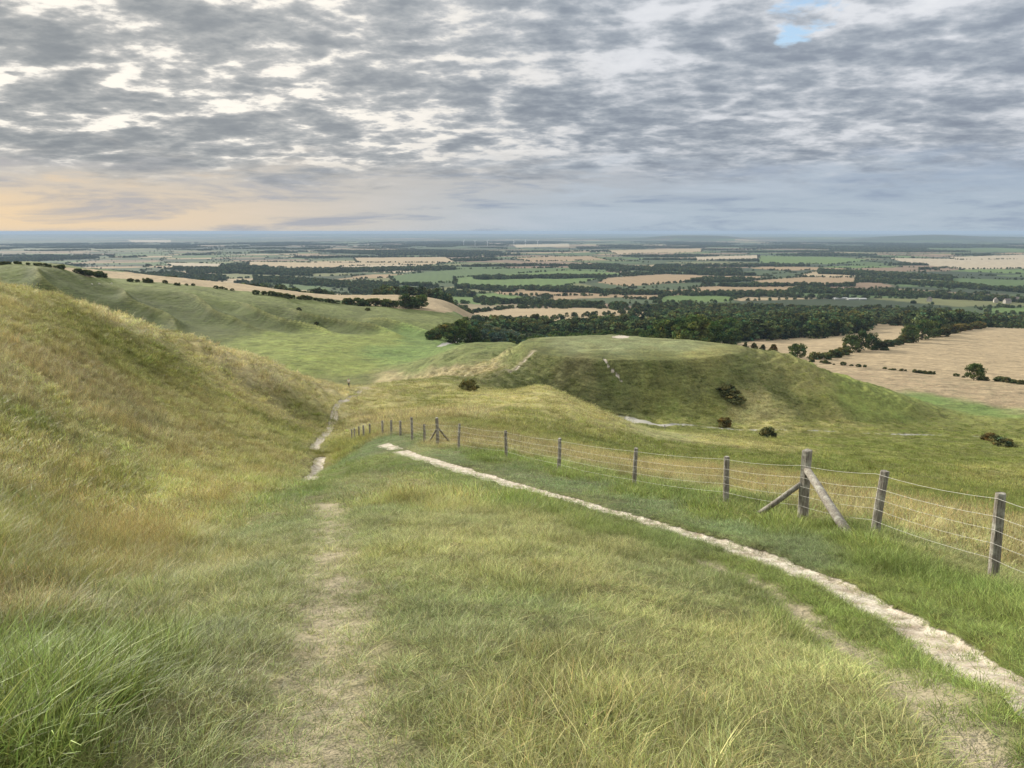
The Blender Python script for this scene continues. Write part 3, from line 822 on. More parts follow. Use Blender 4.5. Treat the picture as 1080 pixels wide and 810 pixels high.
def mat_bark():
    m, T = new_mat('bark')
    pos = T.n('ShaderNodeTexCoord').outputs['Object']
    n = T.noise(T.n('ShaderNodeMapping', None, Vector=pos, Scale=(6, 6, 1.2)), 2.0, 5, .6)
    c = T.mix(n, (.05, .04, .03), (.17, .14, .11))
    out(T, T.n('ShaderNodeBsdfDiffuse', None, Color=c)); return m


M_LEAF, M_BARK = mat_leaf(), mat_bark()


def crown_np(seed, h, w, base, nclump, nleaf, leaf, col, shape='round', spread=.34):
    """leaf quads gathered in clumps on limbs through the crown's volume"""
    g = np.random.default_rng(seed)
    cz = g.uniform(0, 1, nclump) ** (.85 if shape == 'round' else 1.3)
    th = g.uniform(0, 2 * np.pi, nclump)
    if shape == 'cone': prof = (1 - cz) * .95 + .08
    elif shape == 'tall': prof = np.sqrt(np.clip(1 - (2 * cz - .9) ** 2, .05, 1)) * .8
    else: prof = np.sqrt(np.clip(1 - (cz * 1.55 - .62) ** 2, .04, 1))
    rr = g.uniform(.35, 1.0, nclump) ** .6 * prof * w / 2 * g.uniform(.75, 1.12, nclump)
    C = np.stack([rr * np.cos(th), rr * np.sin(th), base + cz * (h - base) * .93], -1)
    cr = w * g.uniform(.11, .2, nclump) * (1 if shape != 'cone' else .7)
    k = g.integers(0, nclump, nleaf)
    d = g.normal(size=(nleaf, 3)); d /= np.linalg.norm(d, axis=1)[:, None]
    rad = cr[k] * g.uniform(.45, 1.1, nleaf) ** .7
    P = C[k] + d * rad[:, None] * np.array([1, 1, .72])
    P[:, 2] = np.maximum(P[:, 2], base * .5)
    n = d + g.normal(size=(nleaf, 3)) * .55; n /= np.linalg.norm(n, axis=1)[:, None]
    t = np.cross(n, g.normal(size=(nleaf, 3))); t /= np.linalg.norm(t, axis=1)[:, None]; b = np.cross(n, t)
    s = leaf * g.uniform(.55, 1.3, nleaf)[:, None]
    V = np.stack([P - t * s - b * s * .6, P + t * s * .8 - b * s * .7, P + t * s + b * s * .7, P - t * s * .7 + b * s * .8], 1).reshape(-1, 3)
    F = np.arange(nleaf * 4).reshape(-1, 4)
    clumpc = g.uniform(.5, 1.6, nclump)[k] * g.uniform(.75, 1.25, nleaf)
    c = np.array(col)[None] * clumpc[:, None] * (1 + np.array([.18, 0, -.1])[None] * g.normal(size=nclump)[k][:, None])
    c = np.clip(np.repeat(np.concatenate([c, np.ones((nleaf, 1))], 1), 4, 0), .004, 1)
    return V, F, c, C


def tube_np(pts, rad, n=6):
    pts = np.array(pts, float); V = []
    for i, p in enumerate(pts):
        d = pts[min(i + 1, len(pts) - 1)] - pts[max(i - 1, 0)]; d /= np.linalg.norm(d) + 1e-9
        a = np.cross(d, [0.31, .95, .1]); a /= np.linalg.norm(a); b = np.cross(d, a)
        for k in range(n):
            t = 2 * math.pi * k / n; V.append(p + (a * math.cos(t) + b * math.sin(t)) * rad[i])
    F = [(i * n + k, i * n + (k + 1) % n, (i + 1) * n + (k + 1) % n, (i + 1) * n + k) for i in range(len(pts) - 1) for k in range(n)]
    # close the two ends
    V += [pts[0], pts[-1]]; c0, c1 = len(V) - 2, len(V) - 1
    for k in range(n):
        F.append((c0, (k + 1) % n, k, k)); F.append((c1, (len(pts) - 1) * n + k, (len(pts) - 1) * n + (k + 1) % n, (len(pts) - 1) * n + (k + 1) % n))
    return V, F


def merge(parts):
    V, F, o = [], [], 0
    for v, f in parts:
        V += list(v); F += [tuple(i + o for i in q) for q in f]; o += len(v)
    return V, F


def mesh_py(name, V, F, mat, smooth=True):
    me = bpy.data.meshes.new(name)
    me.from_pydata([tuple(map(float, v)) for v in V], [], [tuple(dict.fromkeys(q)) for q in F]); me.materials.append(mat)
    me.polygons.foreach_set('use_smooth', [smooth] * len(me.polygons)); me.update(); return me


def trunk_me(seed, h, base, C, r0):
    g = random.Random(seed)
    top = [g.uniform(-.4, .4), g.uniform(-.4, .4), h * .72]
    parts = [tube_np([(0, 0, -.6), (0, 0, base * .6), (top[0] * .4, top[1] * .4, h * .4), top], [r0 * 1.25, r0, r0 * .7, r0 * .2])]
    for c in C[:9]:
        s = g.uniform(base * .8, h * .45); parts.append(tube_np([(0, 0, s), (c[0] * .5, c[1] * .5, s + (c[2] - s) * .4), c], [r0 * .45, r0 * .28, r0 * .08], 5))
    return mesh_py('trunk', *merge(parts), M_BARK)


TREE_KINDS = {  # h, w, base, clumps, leaves, leaf size, colour, form
 'oak':    (13.0, 13.0, 1.2, 60, 2600, .42, (.060, .085, .030), 'round'),
 'ash':    (16.0, 12.0, 1.8, 55, 2400, .42, (.072, .096, .034), 'round'),
 'dark':   (15.0, 13.0, 1.0, 60, 2600, .42, (.054, .078, .030), 'round'),
 'willow': (13.0, 13.0, 0.8, 60, 2600, .40, (.095, .120, .088), 'round'),
 'fir':    (15.0, 6.0, 1.0, 45, 1700, .36, (.034, .052, .026), 'cone'),
 'maple':  (9.0, 6.5, .9, 34, 1500, .34, (.085, .090, .036), 'tall'),
 'hedge':  (5.0, 7.5, .1, 40, 1700, .32, (.062, .075, .032), 'round'),
 'thorn':  (2.6, 3.4, .05, 38, 2200, .13, (.100, .105, .048), 'round'),
}
PROTO = {}
for kd, (h, w, b, nc, nl, lf, col, shp) in TREE_KINDS.items():
    PROTO[kd] = []
    for i in range(3):
        V, F, c, C = crown_np(hash_ := (sum(map(ord, kd)) * 13 + i), h, w, b, nc, nl, lf, col, shp)
        me = mesh_np('crown', V, F, mat=M_LEAF, attrs={'leaf': ('FLOAT_COLOR', c)})
        PROTO[kd].append((me, trunk_me(hash_, h, max(b, .4), C, .03 * h if kd not in ('hedge', 'thorn') else .012 * h)))

_tn = {'oak': 'broadleaf_tree', 'ash': 'broadleaf_tree', 'dark': 'broadleaf_tree', 'willow': 'willow_tree', 'fir': 'fir_tree', 'maple': 'broadleaf_tree', 'hedge': 'hedge_bush', 'thorn': 'thorn_bush'}


def place_tree(kd, p, h=None, label=None, group=None, cat=None, sink=.2, wide=1.0, colr=None):
    g = random; i = g.randrange(3); k = (h or TREE_KINDS[kd][0]) / TREE_KINDS[kd][0]
    o = empty(_tn[kd], (p[0], p[1], float(height([p[0]], [p[1]])[0]) - sink), g.uniform(0, 6.28))
    o.scale = (k * wide, k * wide * g.uniform(.9, 1.1), k)
    c = link('crown', PROTO[kd][i][0], o); t = link('trunk', PROTO[kd][i][1], o)
    if colr: c.color = (*colr, 1)
    tag(o, label, cat or ('bush' if kd in ('hedge', 'thorn') else 'tree'), group)
    return o


# single trees and bushes one can point at: kind, u, v (foot), height, widening, label
SINGLES = [
 ('oak', 1027, 401, 8.6, 1.0, 'lone round tree at the edge of the large stubble field on the right'),
 ('dark', 768, 371, 11.0, 1.0, 'largest dark round tree right behind the flank of the flat-topped hill'),
 ('oak', 743, 369, 7.0, 1.0, 'small dark tree nearest the hill flank, left of the row behind it'),
 ('maple', 786, 373, 8.0, .9, 'first slim tree right of the largest dark tree behind the hill'),
 ('maple', 795, 374, 8.5, .9, 'second slim tree right of the largest dark tree behind the hill'),
 ('maple', 804, 375, 8.2, .9, 'third slim tree right of the largest dark tree behind the hill'),
 ('maple', 815, 376, 9.0, 1.1, 'brownish slim tree ending the short row behind the hill'),
 ('oak', 841, 377, 9.5, 1.25, 'wide rounded tree between the slim row and the hedge of the tan field'),
 ('oak', 897, 371, 12.5, .95, 'left tree of the clump standing between the two tan fields'),
 ('dark', 908, 370, 14.5, .8, 'tall pointed tree in the clump standing between the two tan fields'),
 ('oak', 919, 369, 12.5, .8, 'right tree of the clump standing between the two tan fields'),
 ('oak', 958, 361, 14.0, .95, 'left of the two big round trees by the corner of the stubble field'),
 ('dark', 972, 358, 19.0, .95, 'bigger right one of the two round trees by the stubble field corner'),
 ('dark', 985, 356, 16.0, .9, 'round tree leaning on the big one by the stubble field corner'),
 ('thorn', 766, 415, 2.5, 1.5, 'upper thorn bush of the dark patch on the right flank of the hill'),
 ('thorn', 777, 424, 2.0, 2.2, 'lower sprawling thorn bush of the dark patch on the hill flank'),
 ('thorn', 772, 419, 2.1, 1.8, 'middle thorn bush of the dark patch on the hill flank'),
 ('thorn', 764, 450, 2.5, 1.2, 'rusty thorn bush beside the end of the grey lay-by'),
 ('thorn', 810, 462, 2.7, .95, 'dark round thorn bush on the slope just below the thin track'),
 ('thorn', 1045, 465, 2.2, 1.4, 'brownish thorn bush, left of the pair by the track at the right'),
 ('thorn', 1057, 472, 2.3, 1.6, 'darkest thorn bush, right of the pair by the track at the right'),
 ('thorn', 494, 411, 2.4, 1.1, 'small dark thorn bush alone on the grassy saddle before the hill'),
 ('thorn', 388, 327, 2.4, 1.3, 'dark thorn bush high in the gully of the green combe wall'),
 ('thorn', 334, 340, 1.8, 1.2, 'small dark bush on the lower part of the ribbed combe wall'),
 ('thorn', 315, 328, 2.8, 1.1, 'dark bush on the upper part of the ribbed combe wall'),
 ('thorn', 163, 322, 1.4, 1.0, 'tiny dark bush on the ribbed combe wall, left side'),
 ('oak', 141, 271, 0, 0, ''),
]
for kd, u, v, h, wd, lb in SINGLES:
    if not lb: continue
    place_tree(kd, hit(u, v, 60 if kd == 'thorn' else 380), h, lb, 'thorn bushes scattered on the downs' if kd == 'thorn' else 'trees between the tan fields', wide=wd,
               colr=(1.25, .95, .85) if 'rusty' in lb or 'brownish' in lb else None)

# rows of bushes
def row(pts, n, kinds, hr, label, group, rmin, jit=1.5, wide=1.15, cat=None, colr=None, gaps=0.0):
    P = [hit(u, v, rmin) for u, v in pts]; seg = [np.linalg.norm(b - a) for a, b in zip(P[:-1], P[1:])]; tot = sum(seg)
    for i in range(n):
        if random.random() < gaps: continue
        s = (i + .5 + random.uniform(-.3, .3)) / n * tot; k = 0
        while k < len(seg) - 1 and s > seg[k]: s -= seg[k]; k += 1
        p = P[k] + (P[k + 1] - P[k]) * s / seg[k] + np.array([random.uniform(-jit, jit), random.uniform(-jit, jit)])
        place_tree(random.choice(kinds), p, random.uniform(*hr), label, group, wide=wide * random.uniform(.85, 1.2), cat=cat, colr=colr)


row([(850, 380), (872, 379), (890, 374)], 6, ['hedge'], (3.5, 5.5), 'low green hedge bush between the wide tree and the clump of three', 'hedge along the tan fields', 380)
row([(925, 369), (945, 364), (955, 361)], 6, ['hedge'], (4, 7), 'hedge bush between the clump and the big round trees', 'hedge along the tan fields', 380)
row([(988, 356), (1005, 351), (1020, 348), (1035, 346)], 9, ['hedge'], (5, 9), 'reddish hedge bush behind the large stubble field', 'hedge along the tan fields', 380, colr=(1.3, .95, .85))
row([(855, 382), (900, 386), (950, 391), (1000, 396), (1020, 399)], 34, ['hedge', 'thorn'], (.8, 2.2), 'low scrubby bush in the gappy hedge before the stubble', 'gappy hedge before the stubble', 380, wide=1.2, gaps=.25)
row([(1034, 401), (1060, 403), (1085, 406)], 9, ['hedge', 'thorn'], (1.4, 2.8), 'low scrubby bush right of the lone round tree', 'gappy hedge before the stubble', 380, wide=1.2)
row([(2, 282), (30, 285), (62, 288)], 12, ['hedge'], (1.3, 2.2), 'dark bush on the combe rim at the far left', 'bushes on the rim of the combe', 560)
row([(64, 289), (70, 290)], 2, ['hedge'], (2.4, 2.8), 'rounded bush on the combe rim just left of the long dark clump', 'bushes on the rim of the combe', 560)
row([(84, 291), (112, 293)], 7, ['hedge'], (3.0, 4.0), 'bush of the long dark clump on the rim of the combe', 'bushes on the rim of the combe', 560)
row([(118, 294), (160, 298), (175, 299)], 8, ['hedge'], (2.0, 3.4), 'separate rounded bush on the combe rim right of the long clump', 'bushes on the rim of the combe', 560, gaps=.1)
row([(186, 301), (215, 303), (240, 306), (262, 309)], 9, ['hedge'], (1.4, 2.4), 'low bush on the rim in front of the tan strip', 'bushes on the rim of the combe', 560, gaps=.2)
row([(266, 310), (300, 314), (330, 317), (358, 320)], 16, ['hedge'], (2.4, 3.8), 'dark bush in the unbroken hedge along the combe rim', 'bushes on the rim of the combe', 560)
row([(362, 320), (385, 322), (420, 325)], 9, ['hedge', 'oak'], (4, 6.5), 'bush at the right end of the combe rim hedge', 'bushes on the rim of the combe', 560)
row([(424, 325), (445, 325)], 4, ['oak', 'dark'], (9, 12), 'big round tree at the right end of the combe rim', 'clump at the end of the combe rim', 580)
row([(446, 362), (456, 358), (470, 354), (484, 350), (494, 344)], 9, ['hedge', 'dark'], (4, 8), 'dark bush beside the lane at the mouth of the combe', 'bushes by the lane', 440, wide=1.1)

# the wood behind the hill: its front trees are individuals, what lies behind them one mass
def poly_pts(poly, spacing, rmin, jitter=.45):
    xy = [hit(u, v, rmin) for u, v in poly]; P = np.array(xy); lo, hi = P.min(0), P.max(0); Q = []
    for i in np.arange(lo[0], hi[0], spacing):
        for j in np.arange(lo[1], hi[1], spacing):
            q = np.array([i, j]) + np.random.default_rng(int(abs(i * 13 + j * 7)) + 5).uniform(-jitter, jitter, 2) * spacing
            if inpoly(np.array(q[0]), np.array(q[1]), P): Q.append(q)
    return Q


WOOD_A = poly_pts([(462, 369), (475, 358), (490, 350), (492, 343), (520, 344), (560, 347), (620, 348), (690, 344), (700, 338), (760, 333), (830, 335), (920, 340), (912, 350), (903, 352), (862, 357), (800, 359), (765, 362), (735, 368), (700, 371), (600, 372), (545, 371), (500, 368)], 13.5, 440)
WOOD_B = poly_pts([(840, 334), (930, 334), (1000, 336), (1100, 337), (1100, 345), (1030, 344), (985, 350), (975, 348), (930, 342)], 15.0, 500)
WOOD_C = poly_pts([(660, 334), (720, 329), (790, 327), (900, 328), (1000, 330), (1000, 335), (900, 335), (800, 334), (700, 338)], 17.0, 900)
allw = [(q, 0) for q in WOOD_A] + [(q, 1) for q in WOOD_B] + [(q, 2) for q in WOOD_C]
allw.sort(key=lambda a: np.hypot(*a[0]) + (150 if a[1] else 0))
print('wood', len(WOOD_A), len(WOOD_B), len(WOOD_C))
front, backw = allw[:215], allw[215:]
_r0 = {}
for q, w in front:
    b = int((540 + math.tan(math.atan2(q[0], q[1])) * FPX) // 22); _r0[b] = min(_r0.get(b, 9e9), np.hypot(*q))
SPOT = [(500, 'by the lane at the combe mouth'), (530, 'behind the left part of the grassy spur'), (562, 'behind the dip between spur and hill'), (600, 'behind the left end of the hilltop'), (640, 'just left of the hilltop white patch'),
        (680, 'right behind the hilltop white patch'), (725, 'just right of the hilltop white patch'), (765, 'behind the right end of the hilltop'), (810, 'behind the slim trees and tan field'), (860, 'by the tan field behind the hill'), (2000, 'at the wood corner by tan field')]
for q, w in front:
    u = 540 + math.tan(math.atan2(q[0], q[1])) * FPX; r = np.hypot(*q)
    spot = next(t for lim, t in SPOT if u < lim); rowt = 'front' if r < _r0[int(u // 22)] + 14 else 'rear'
    if w == 1: spot = 'behind the large stubble field'
    if u < 575 and random.random() < .5: kd, h, ad = 'willow', (8, 12), 'grey-green willow'
    elif random.random() < .10: kd, h, ad = 'fir', (11, 15), 'dark pointed fir'
    else:
        kd = random.choice(['dark', 'dark', 'oak', 'ash']); ad = {'dark': 'dark broadleaf tree', 'oak': 'green rounded tree', 'ash': 'paler tall tree'}[kd]
        h = (6, 12) if u < 560 else (7, 13) if u < 700 else (10, 18) if w == 1 else (10, 20)
    tc = random.choice([(1, 1, 1), (.7, .75, .8), (1.15, 1.1, 1.1), (1.05, 1.0, .95), (.85, .95, .8)])
    place_tree(kd, q, random.uniform(*h), '%s %s %s' % (rowt, ad, spot), 'trees of the wood behind the hill', wide=random.uniform(.95, 1.35), colr=tc)


# ------------------------------------------------------------------ masses placed by points: far woods and hedgerows, grass
def proto_collection(name, meshes):
    c = bpy.data.collections.new(name)
    for i, me in enumerate(meshes):
        o = bpy.data.objects.new('%s_%02d' % (name, i), me); c.objects.link(o)
    return c


def scatter(name, P, rot, scl, idx, coll, tint=None, mat=None):
    """one object of kind stuff: a point per tuft or tree, each carrying a copy of a clump mesh"""
    me = bpy.data.meshes.new(name); n = len(P)
    me.vertices.add(n); me.vertices.foreach_set('co', np.asarray(P, np.float32).ravel())
    for nm, typ, arr, key in (('rot', 'FLOAT_VECTOR', rot, 'vector'), ('scl', 'FLOAT_VECTOR', scl, 'vector'), ('idx', 'INT', idx, 'value')):
        a = me.attributes.new(nm, typ, 'POINT'); a.data.foreach_set(key, np.asarray(arr, np.int32 if typ == 'INT' else np.float32).ravel())
    if tint is not None:
        a = me.attributes.new('tint', 'FLOAT_COLOR', 'POINT'); a.data.foreach_set('color', np.concatenate([tint, np.ones((n, 1))], 1).astype(np.float32).ravel())
    ng = bpy.data.node_groups.new(name, 'GeometryNodeTree')
    ng.interface.new_socket('Geometry', in_out='INPUT', socket_type='NodeSocketGeometry'); ng.interface.new_socket('Geometry', in_out='OUTPUT', socket_type='NodeSocketGeometry')
    gi = ng.nodes.new('NodeGroupInput'); go = ng.nodes.new('NodeGroupOutput')
    ci = ng.nodes.new('GeometryNodeCollectionInfo'); ci.inputs['Collection'].default_value = coll; ci.inputs['Separate Children'].default_value = True; ci.inputs['Reset Children'].default_value = True
    io = ng.nodes.new('GeometryNodeInstanceOnPoints'); io.inputs['Pick Instance'].default_value = True
    def attr(nm, t):
        a = ng.nodes.new('GeometryNodeInputNamedAttribute'); a.data_type = t; a.inputs[0].default_value = nm
        return next(s for s in a.outputs if s.enabled and s.name == 'Attribute')
    L = ng.links
    L.new(gi.outputs[0], io.inputs['Points']); L.new(ci.outputs[0], io.inputs['Instance'])
    L.new(attr('idx', 'INT'), io.inputs['Instance Index'])
    L.new(attr('rot', 'FLOAT_VECTOR'), io.inputs['Rotation']); L.new(attr('scl', 'FLOAT_VECTOR'), io.inputs['Scale'])
    L.new(io.outputs[0], go.inputs[0])
    o = link(name, me); md = o.modifiers.new('scatter', 'NODES'); md.node_group = ng
    if mat: me.materials.append(mat)
    return tag(o, kind='stuff')


def mat_leaf_far():
    m, T = new_mat('far_foliage')
    at = T.n('ShaderNodeAttribute', dict(attribute_name='leaf')).outputs['Color']
    tint = T.n('ShaderNodeAttribute', dict(attribute_name='tint', attribute_type='INSTANCER')).outputs['Color']
    out(T, T.n('ShaderNodeBsdfDiffuse', None, Color=T.mix(1.0, at, tint, 'MULTIPLY'))); return m


M_LEAF2 = mat_leaf_far()
far_me = []
for i, (h, w, b, shp, col) in enumerate([(12, 12.5, .3, 'round', (.068, .092, .034)), (11, 13, .2, 'round', (.056, .078, .031)), (13, 10, .3, 'round', (.082, .106, .040)), (12, 14, .0, 'round', (.050, .070, .028)), (14, 7, .2, 'cone', (.034, .052, .026))]):
    V, F, c, C = crown_np(300 + i, h, w, b, 34, 900, .62, col, shp)
    far_me.append(mesh_np('far_tree', V, F, mat=M_LEAF2, attrs={'leaf': ('FLOAT_COLOR', c)}))
far_coll = proto_collection('far_tree', far_me)


def far_woods():
    g = np.random.default_rng(21)
    X, Y, S, T = [], [], [], []
    for q, w in backw: X.append(q[0]); Y.append(q[1]); S.append(g.uniform(.8, 1.6)); T.append(g.choice([.7, .9, 1.1, 1.5]))
    # hedgerows and woods of the vale, from the same parcel map that colours the ground
    n = 420000
    az = g.uniform(-R(36), R(36), n); r = np.exp(g.uniform(math.log(900), math.log(12500), n))
    x, y = r * np.sin(az), r * np.cos(az)
    vc, wd, hid, hdg = vale_cover(x, y, r); zb = base_h(x, y); fid = field_at(x, y, r, zb)
    # inside the drawn fields nothing grows, but their edges are hedged
    edge = np.zeros(n, bool); t = -zb / r
    for (da, dt) in ((6, 0), (-6, 0), (0, 9), (0, -9)):
        r2 = r + dt * 1.4; f2 = field_at(x + da, y + dt * 1.4, r2, zb)
        edge |= (f2 != fid)
    dens_h = np.where(r < 2500, .030, .016)                    # wanted trees per square metre where wooded
    area = (R(72) * r * r) * math.log(12500 / 900) / n         # square metres one sample stands for
    hedgy = (hdg > .3) & (fid < 0)
    want = np.where(fid >= 0, 0, np.where(hedgy, .007 * sstep(fbm(x / 150, y / 150, 131, 2), -.15, .2), np.where(wd > .5, .011, 0))) * np.interp(r, [1500, 3000, 5000, 9000, 12500], [1, .7, .35, .14, .05])
    want = np.where(edge & (r < 7000), .010 * sstep(fbm(x / 120, y / 120, 111, 2), -.45, .1) * np.interp(r, [2000, 5000], [1, .35]), want)
    # keep the slope between wood and combe rim open
    u = 540 + np.tan(az) * FPX; v = 405 - FPX * np.tan(np.arctan(-t) + PITCH)
    # left escarpment belt below the tan strip
    belt = (u > -20) & (u < 480) & (r > 820) & (r < 1150) & ~(fid == 0)
    want = np.where(belt, .014 * sstep(fbm(x / 80, y / 80, 113, 3), -.5, -.1), want)
    want = np.where((u > 480) & (r < 1000), 0, want)
    # a dark belt of trees across the middle of the vale, more belts beyond
    for (u0, v0, u1, v1, wv) in ((555, 305, 665, 309, 1.8), (500, 318, 700, 327, 1.5), (700, 324, 960, 324, 1.5), (900, 324, 1100, 327, 1.5), (370, 306, 500, 311, 2.6), (360, 300, 420, 302, 2), (660, 309, 800, 309, 1.2), (270, 292, 370, 300, 2.5), (300, 286, 480, 283, 1.6), (740, 300, 900, 297, .8), (480, 303, 545, 307, 1.5), (830, 303, 1090, 306, 1.6), (900, 291, 1100, 298, 1.5), (200, 283, 330, 288, 1.6), (0, 277, 240, 291, 2.0), (500, 294, 640, 292, 1.0), (380, 297, 470, 303, .5), (600, 282, 780, 285, 1.8), (860, 284, 1000, 288, 1.6)):
        m = (np.abs(v - (v0 + (v1 - v0) * (u - u0) / (u1 - u0))) < wv + .8 * fbm(u / 14, v * 0, 115, 2)) & (u > u0) & (u < u1) & (r > 900)
        want = np.where(m, .013, want)
    keep = g.uniform(0, 1, n) < want * area
    keep &= r > 830
    X = np.concatenate([X, x[keep]]); Y = np.concatenate([Y, y[keep]]); rr = np.hypot(X, Y)
    k = len(X); s = np.concatenate([S, g.uniform(.55, 1.25, k - len(S))]); tt = np.concatenate([T, g.uniform(.6, 1.6, k - len(T))])
    hedgey = np.concatenate([np.zeros(len(S), bool), (edge | hedgy)[keep]]); s = np.where(hedgey, s * .50, s * np.where(rr > 1100, .8, 1))
    Z = height(X, Y) - .3
    tint = np.stack([tt * g.uniform(.9, 1.2, k), tt, tt * g.uniform(.9, 1.1, k)], -1)
    print('far trees', k, 'max keep prob', float((want * area).max()))
    scatter('distant_woodland', np.stack([X, Y, Z], -1), np.stack([0 * X, 0 * X, g.uniform(0, 6.28, k)], -1), np.stack([s * 1.1, s * 1.1, s], -1),
            np.where(g.uniform(0, 1, k) < .06, 4, g.integers(0, 4, k)), far_coll, tint)


far_woods()

# ------------------------------------------------------------------ grass
def mat_grass():
    m, T = new_mat('grass_blades')
    at = T.n('ShaderNodeAttribute', dict(attribute_name='leaf')).outputs['Color']
    tint = T.n('ShaderNodeAttribute', dict(attribute_name='tint', attribute_type='INSTANCER')).outputs['Color']
    c = T.mix(1.0, at, tint, 'MULTIPLY')
    d = T.n('ShaderNodeBsdfPrincipled', None, Base_Color=c, Roughness=.55); d.inputs['Specular IOR Level'].default_value = .25
    tr = T.n('ShaderNodeBsdfTranslucent', None, Color=c)
    out(T, T.n('ShaderNodeMixShader', None, i0=.22, i1=d, i2=tr)); return m


M_GRASS = mat_grass()


def blades_np(seed, n, h, hv, rad, width, bend, straw, heads=0.0, lean=(0, 0), segs=3):
    g = np.random.default_rng(seed)
    a = g.uniform(0, 2 * np.pi, n); rr = rad * np.sqrt(g.uniform(0, 1, n)); bx, by = rr * np.cos(a), rr * np.sin(a)
    H = h * np.clip(np.exp(g.normal(-.08, hv * 1.25, n)), .3, 2.6)
    da = a + g.normal(0, .9, n); B = bend * g.uniform(.3, 1.5, n) * H
    w = width * g.uniform(.6, 1.3, n); wa = g.uniform(0, 2 * np.pi, n)
    isw = g.uniform(0, 1, n) < straw
    col = np.where(isw[:, None], np.array([[1.26, 1.25, 1.20]]), np.array([[.90, .99, .76]])) * g.uniform(.38, 1.65, n)[:, None]
    col = col * (1 + .08 * g.normal(size=(n, 3)))
    V = []
    for k in range(segs + 1):
        t = k / segs; z = H * (t - .25 * np.minimum(B / np.maximum(H, .01), 1.2) * t * t); o = B * t ** 1.8
        x = bx + o * np.cos(da) + lean[0] * H * t * t; y = by + o * np.sin(da) + lean[1] * H * t * t
        ww = w * (1 - t) ** .6 * .5 + .0004
        V.append(np.stack([x - ww * np.cos(wa), y - ww * np.sin(wa), z - .02], -1)); V.append(np.stack([x + ww * np.cos(wa), y + ww * np.sin(wa), z - .02], -1))
    V = np.stack(V, 1); nv = 2 * (segs + 1); b0 = np.arange(n)[:, None] * nv
    F = np.concatenate([b0 + np.array([[2 * k, 2 * k + 1, 2 * k + 3, 2 * k + 2]]) for k in range(segs)], 0)
    C = np.repeat(col, nv, 0); Vf = V.reshape(-1, 3)
    if heads > 0:
        k = np.nonzero(isw & (g.uniform(0, 1, n) < heads))[0]
        tip = V[k, -1]; L = H[k] * .13; ww = width * .8
        for ang in (0, 1.57):
            dx, dy = math.cos(ang) * ww, math.sin(ang) * ww
            q = np.stack([tip + np.array([0, 0, -.01]), tip + np.stack([L * 0 + dx, L * 0 + dy, L * .45], -1), tip + np.stack([L * .15, L * 0, L], -1), tip + np.stack([L * 0 - dx, L * 0 - dy, L * .45], -1)], 1).reshape(-1, 3)
            f = len(Vf) + np.arange(len(k) * 4).reshape(-1, 4); Vf = np.concatenate([Vf, q]); F = np.concatenate([F, f]); C = np.concatenate([C, np.repeat(col[k] * np.array([1.0, .93, .88]), 4, 0)])
    return Vf, F, np.clip(np.concatenate([C, np.ones((len(C), 1))], 1), .02, 2.2)


def tufts(name, specs):
    ms = []
    for i, sp in enumerate(specs):
        V, F, C = blades_np(500 + i + 31 * len(name), *sp)
        ms.append(mesh_np(name, V, F, mat=M_GRASS, attrs={'leaf': ('FLOAT_COLOR', C)}))
    return proto_collection(name, ms)


# n, height, spread of height, radius, width, bend, straw share, seed heads, lean
_near = tufts('near_tuft', [
 (78, .10, .40, .12, .0034, .9, .15, 0, (.2, .1)), (78, .10, .40, .12, .0034, .9, .30, 0, (-.2, .1)), (78, .10, .45, .12, .0032, 1.0, .5, 0, (.3, 0)),          # 0-2 turf
 (84, .30, .38, .11, .0050, .75, .08, 0, (.22, .0)), (84, .30, .42, .12, .0046, .85, .16, 0, (.3, .15)), (84, .30, .42, .12, .0046, .7, .28, .1, (.3, -.15)),      # 3-5 tussock
 (66, .42, .40, .13, .0030, .40, .75, .5, (.22, .0)), (66, .42, .40, .13, .0030, .5, .6, .5, (.3, .1)), (66, .42, .40, .13, .0031, .45, .9, .6, (.22, .0))])       # 6-8 straw
_mid = tufts('mid_tuft', [
 (90, .10, .35, .34, .010, .8, .15, 0, (.2, 0), 2), (90, .10, .35, .34, .010, .8, .3, 0, (.2, 0), 2), (90, .10, .35, .34, .009, .8, .5, 0, (.2, 0), 2),
 (110, .30, .35, .26, .014, .6, .08, 0, (.3, 0), 2), (110, .30, .35, .28, .013, .7, .16, 0, (.3, .1), 2), (110, .30, .35, .28, .013, .6, .28, 0, (.3, -.1), 2),
 (110, .42, .35, .32, .009, .40, .75, .4, (.22, .0), 2), (110, .42, .35, .32, .009, .4, .6, .4, (.3, .1), 2), (110, .42, .35, .32, .009, .4, .9, .4, (.3, 0), 2)])
_far = tufts('far_tuft', [
 (90, .10, .35, 1.1, .03, .6, .15, 0, (.2, 0), 1), (90, .10, .35, 1.1, .03, .6, .3, 0, (.2, 0), 1), (90, .10, .35, 1.1, .03, .6, .5, 0, (.2, 0), 1),
 (150, .30, .4, .8, .045, .5, .08, 0, (.3, 0), 1), (150, .30, .4, .8, .045, .5, .2, 0, (.3, 0), 1), (150, .30, .4, .9, .045, .5, .35, 0, (.3, 0), 1),
 (150, .42, .4, 1.0, .035, .4, .75, 0, (.3, 0), 1), (150, .42, .4, 1.0, .035, .4, .6, 0, (.3, 0), 1), (150, .42, .4, 1.0, .035, .4, .9, 0, (.3, 0), 1)])


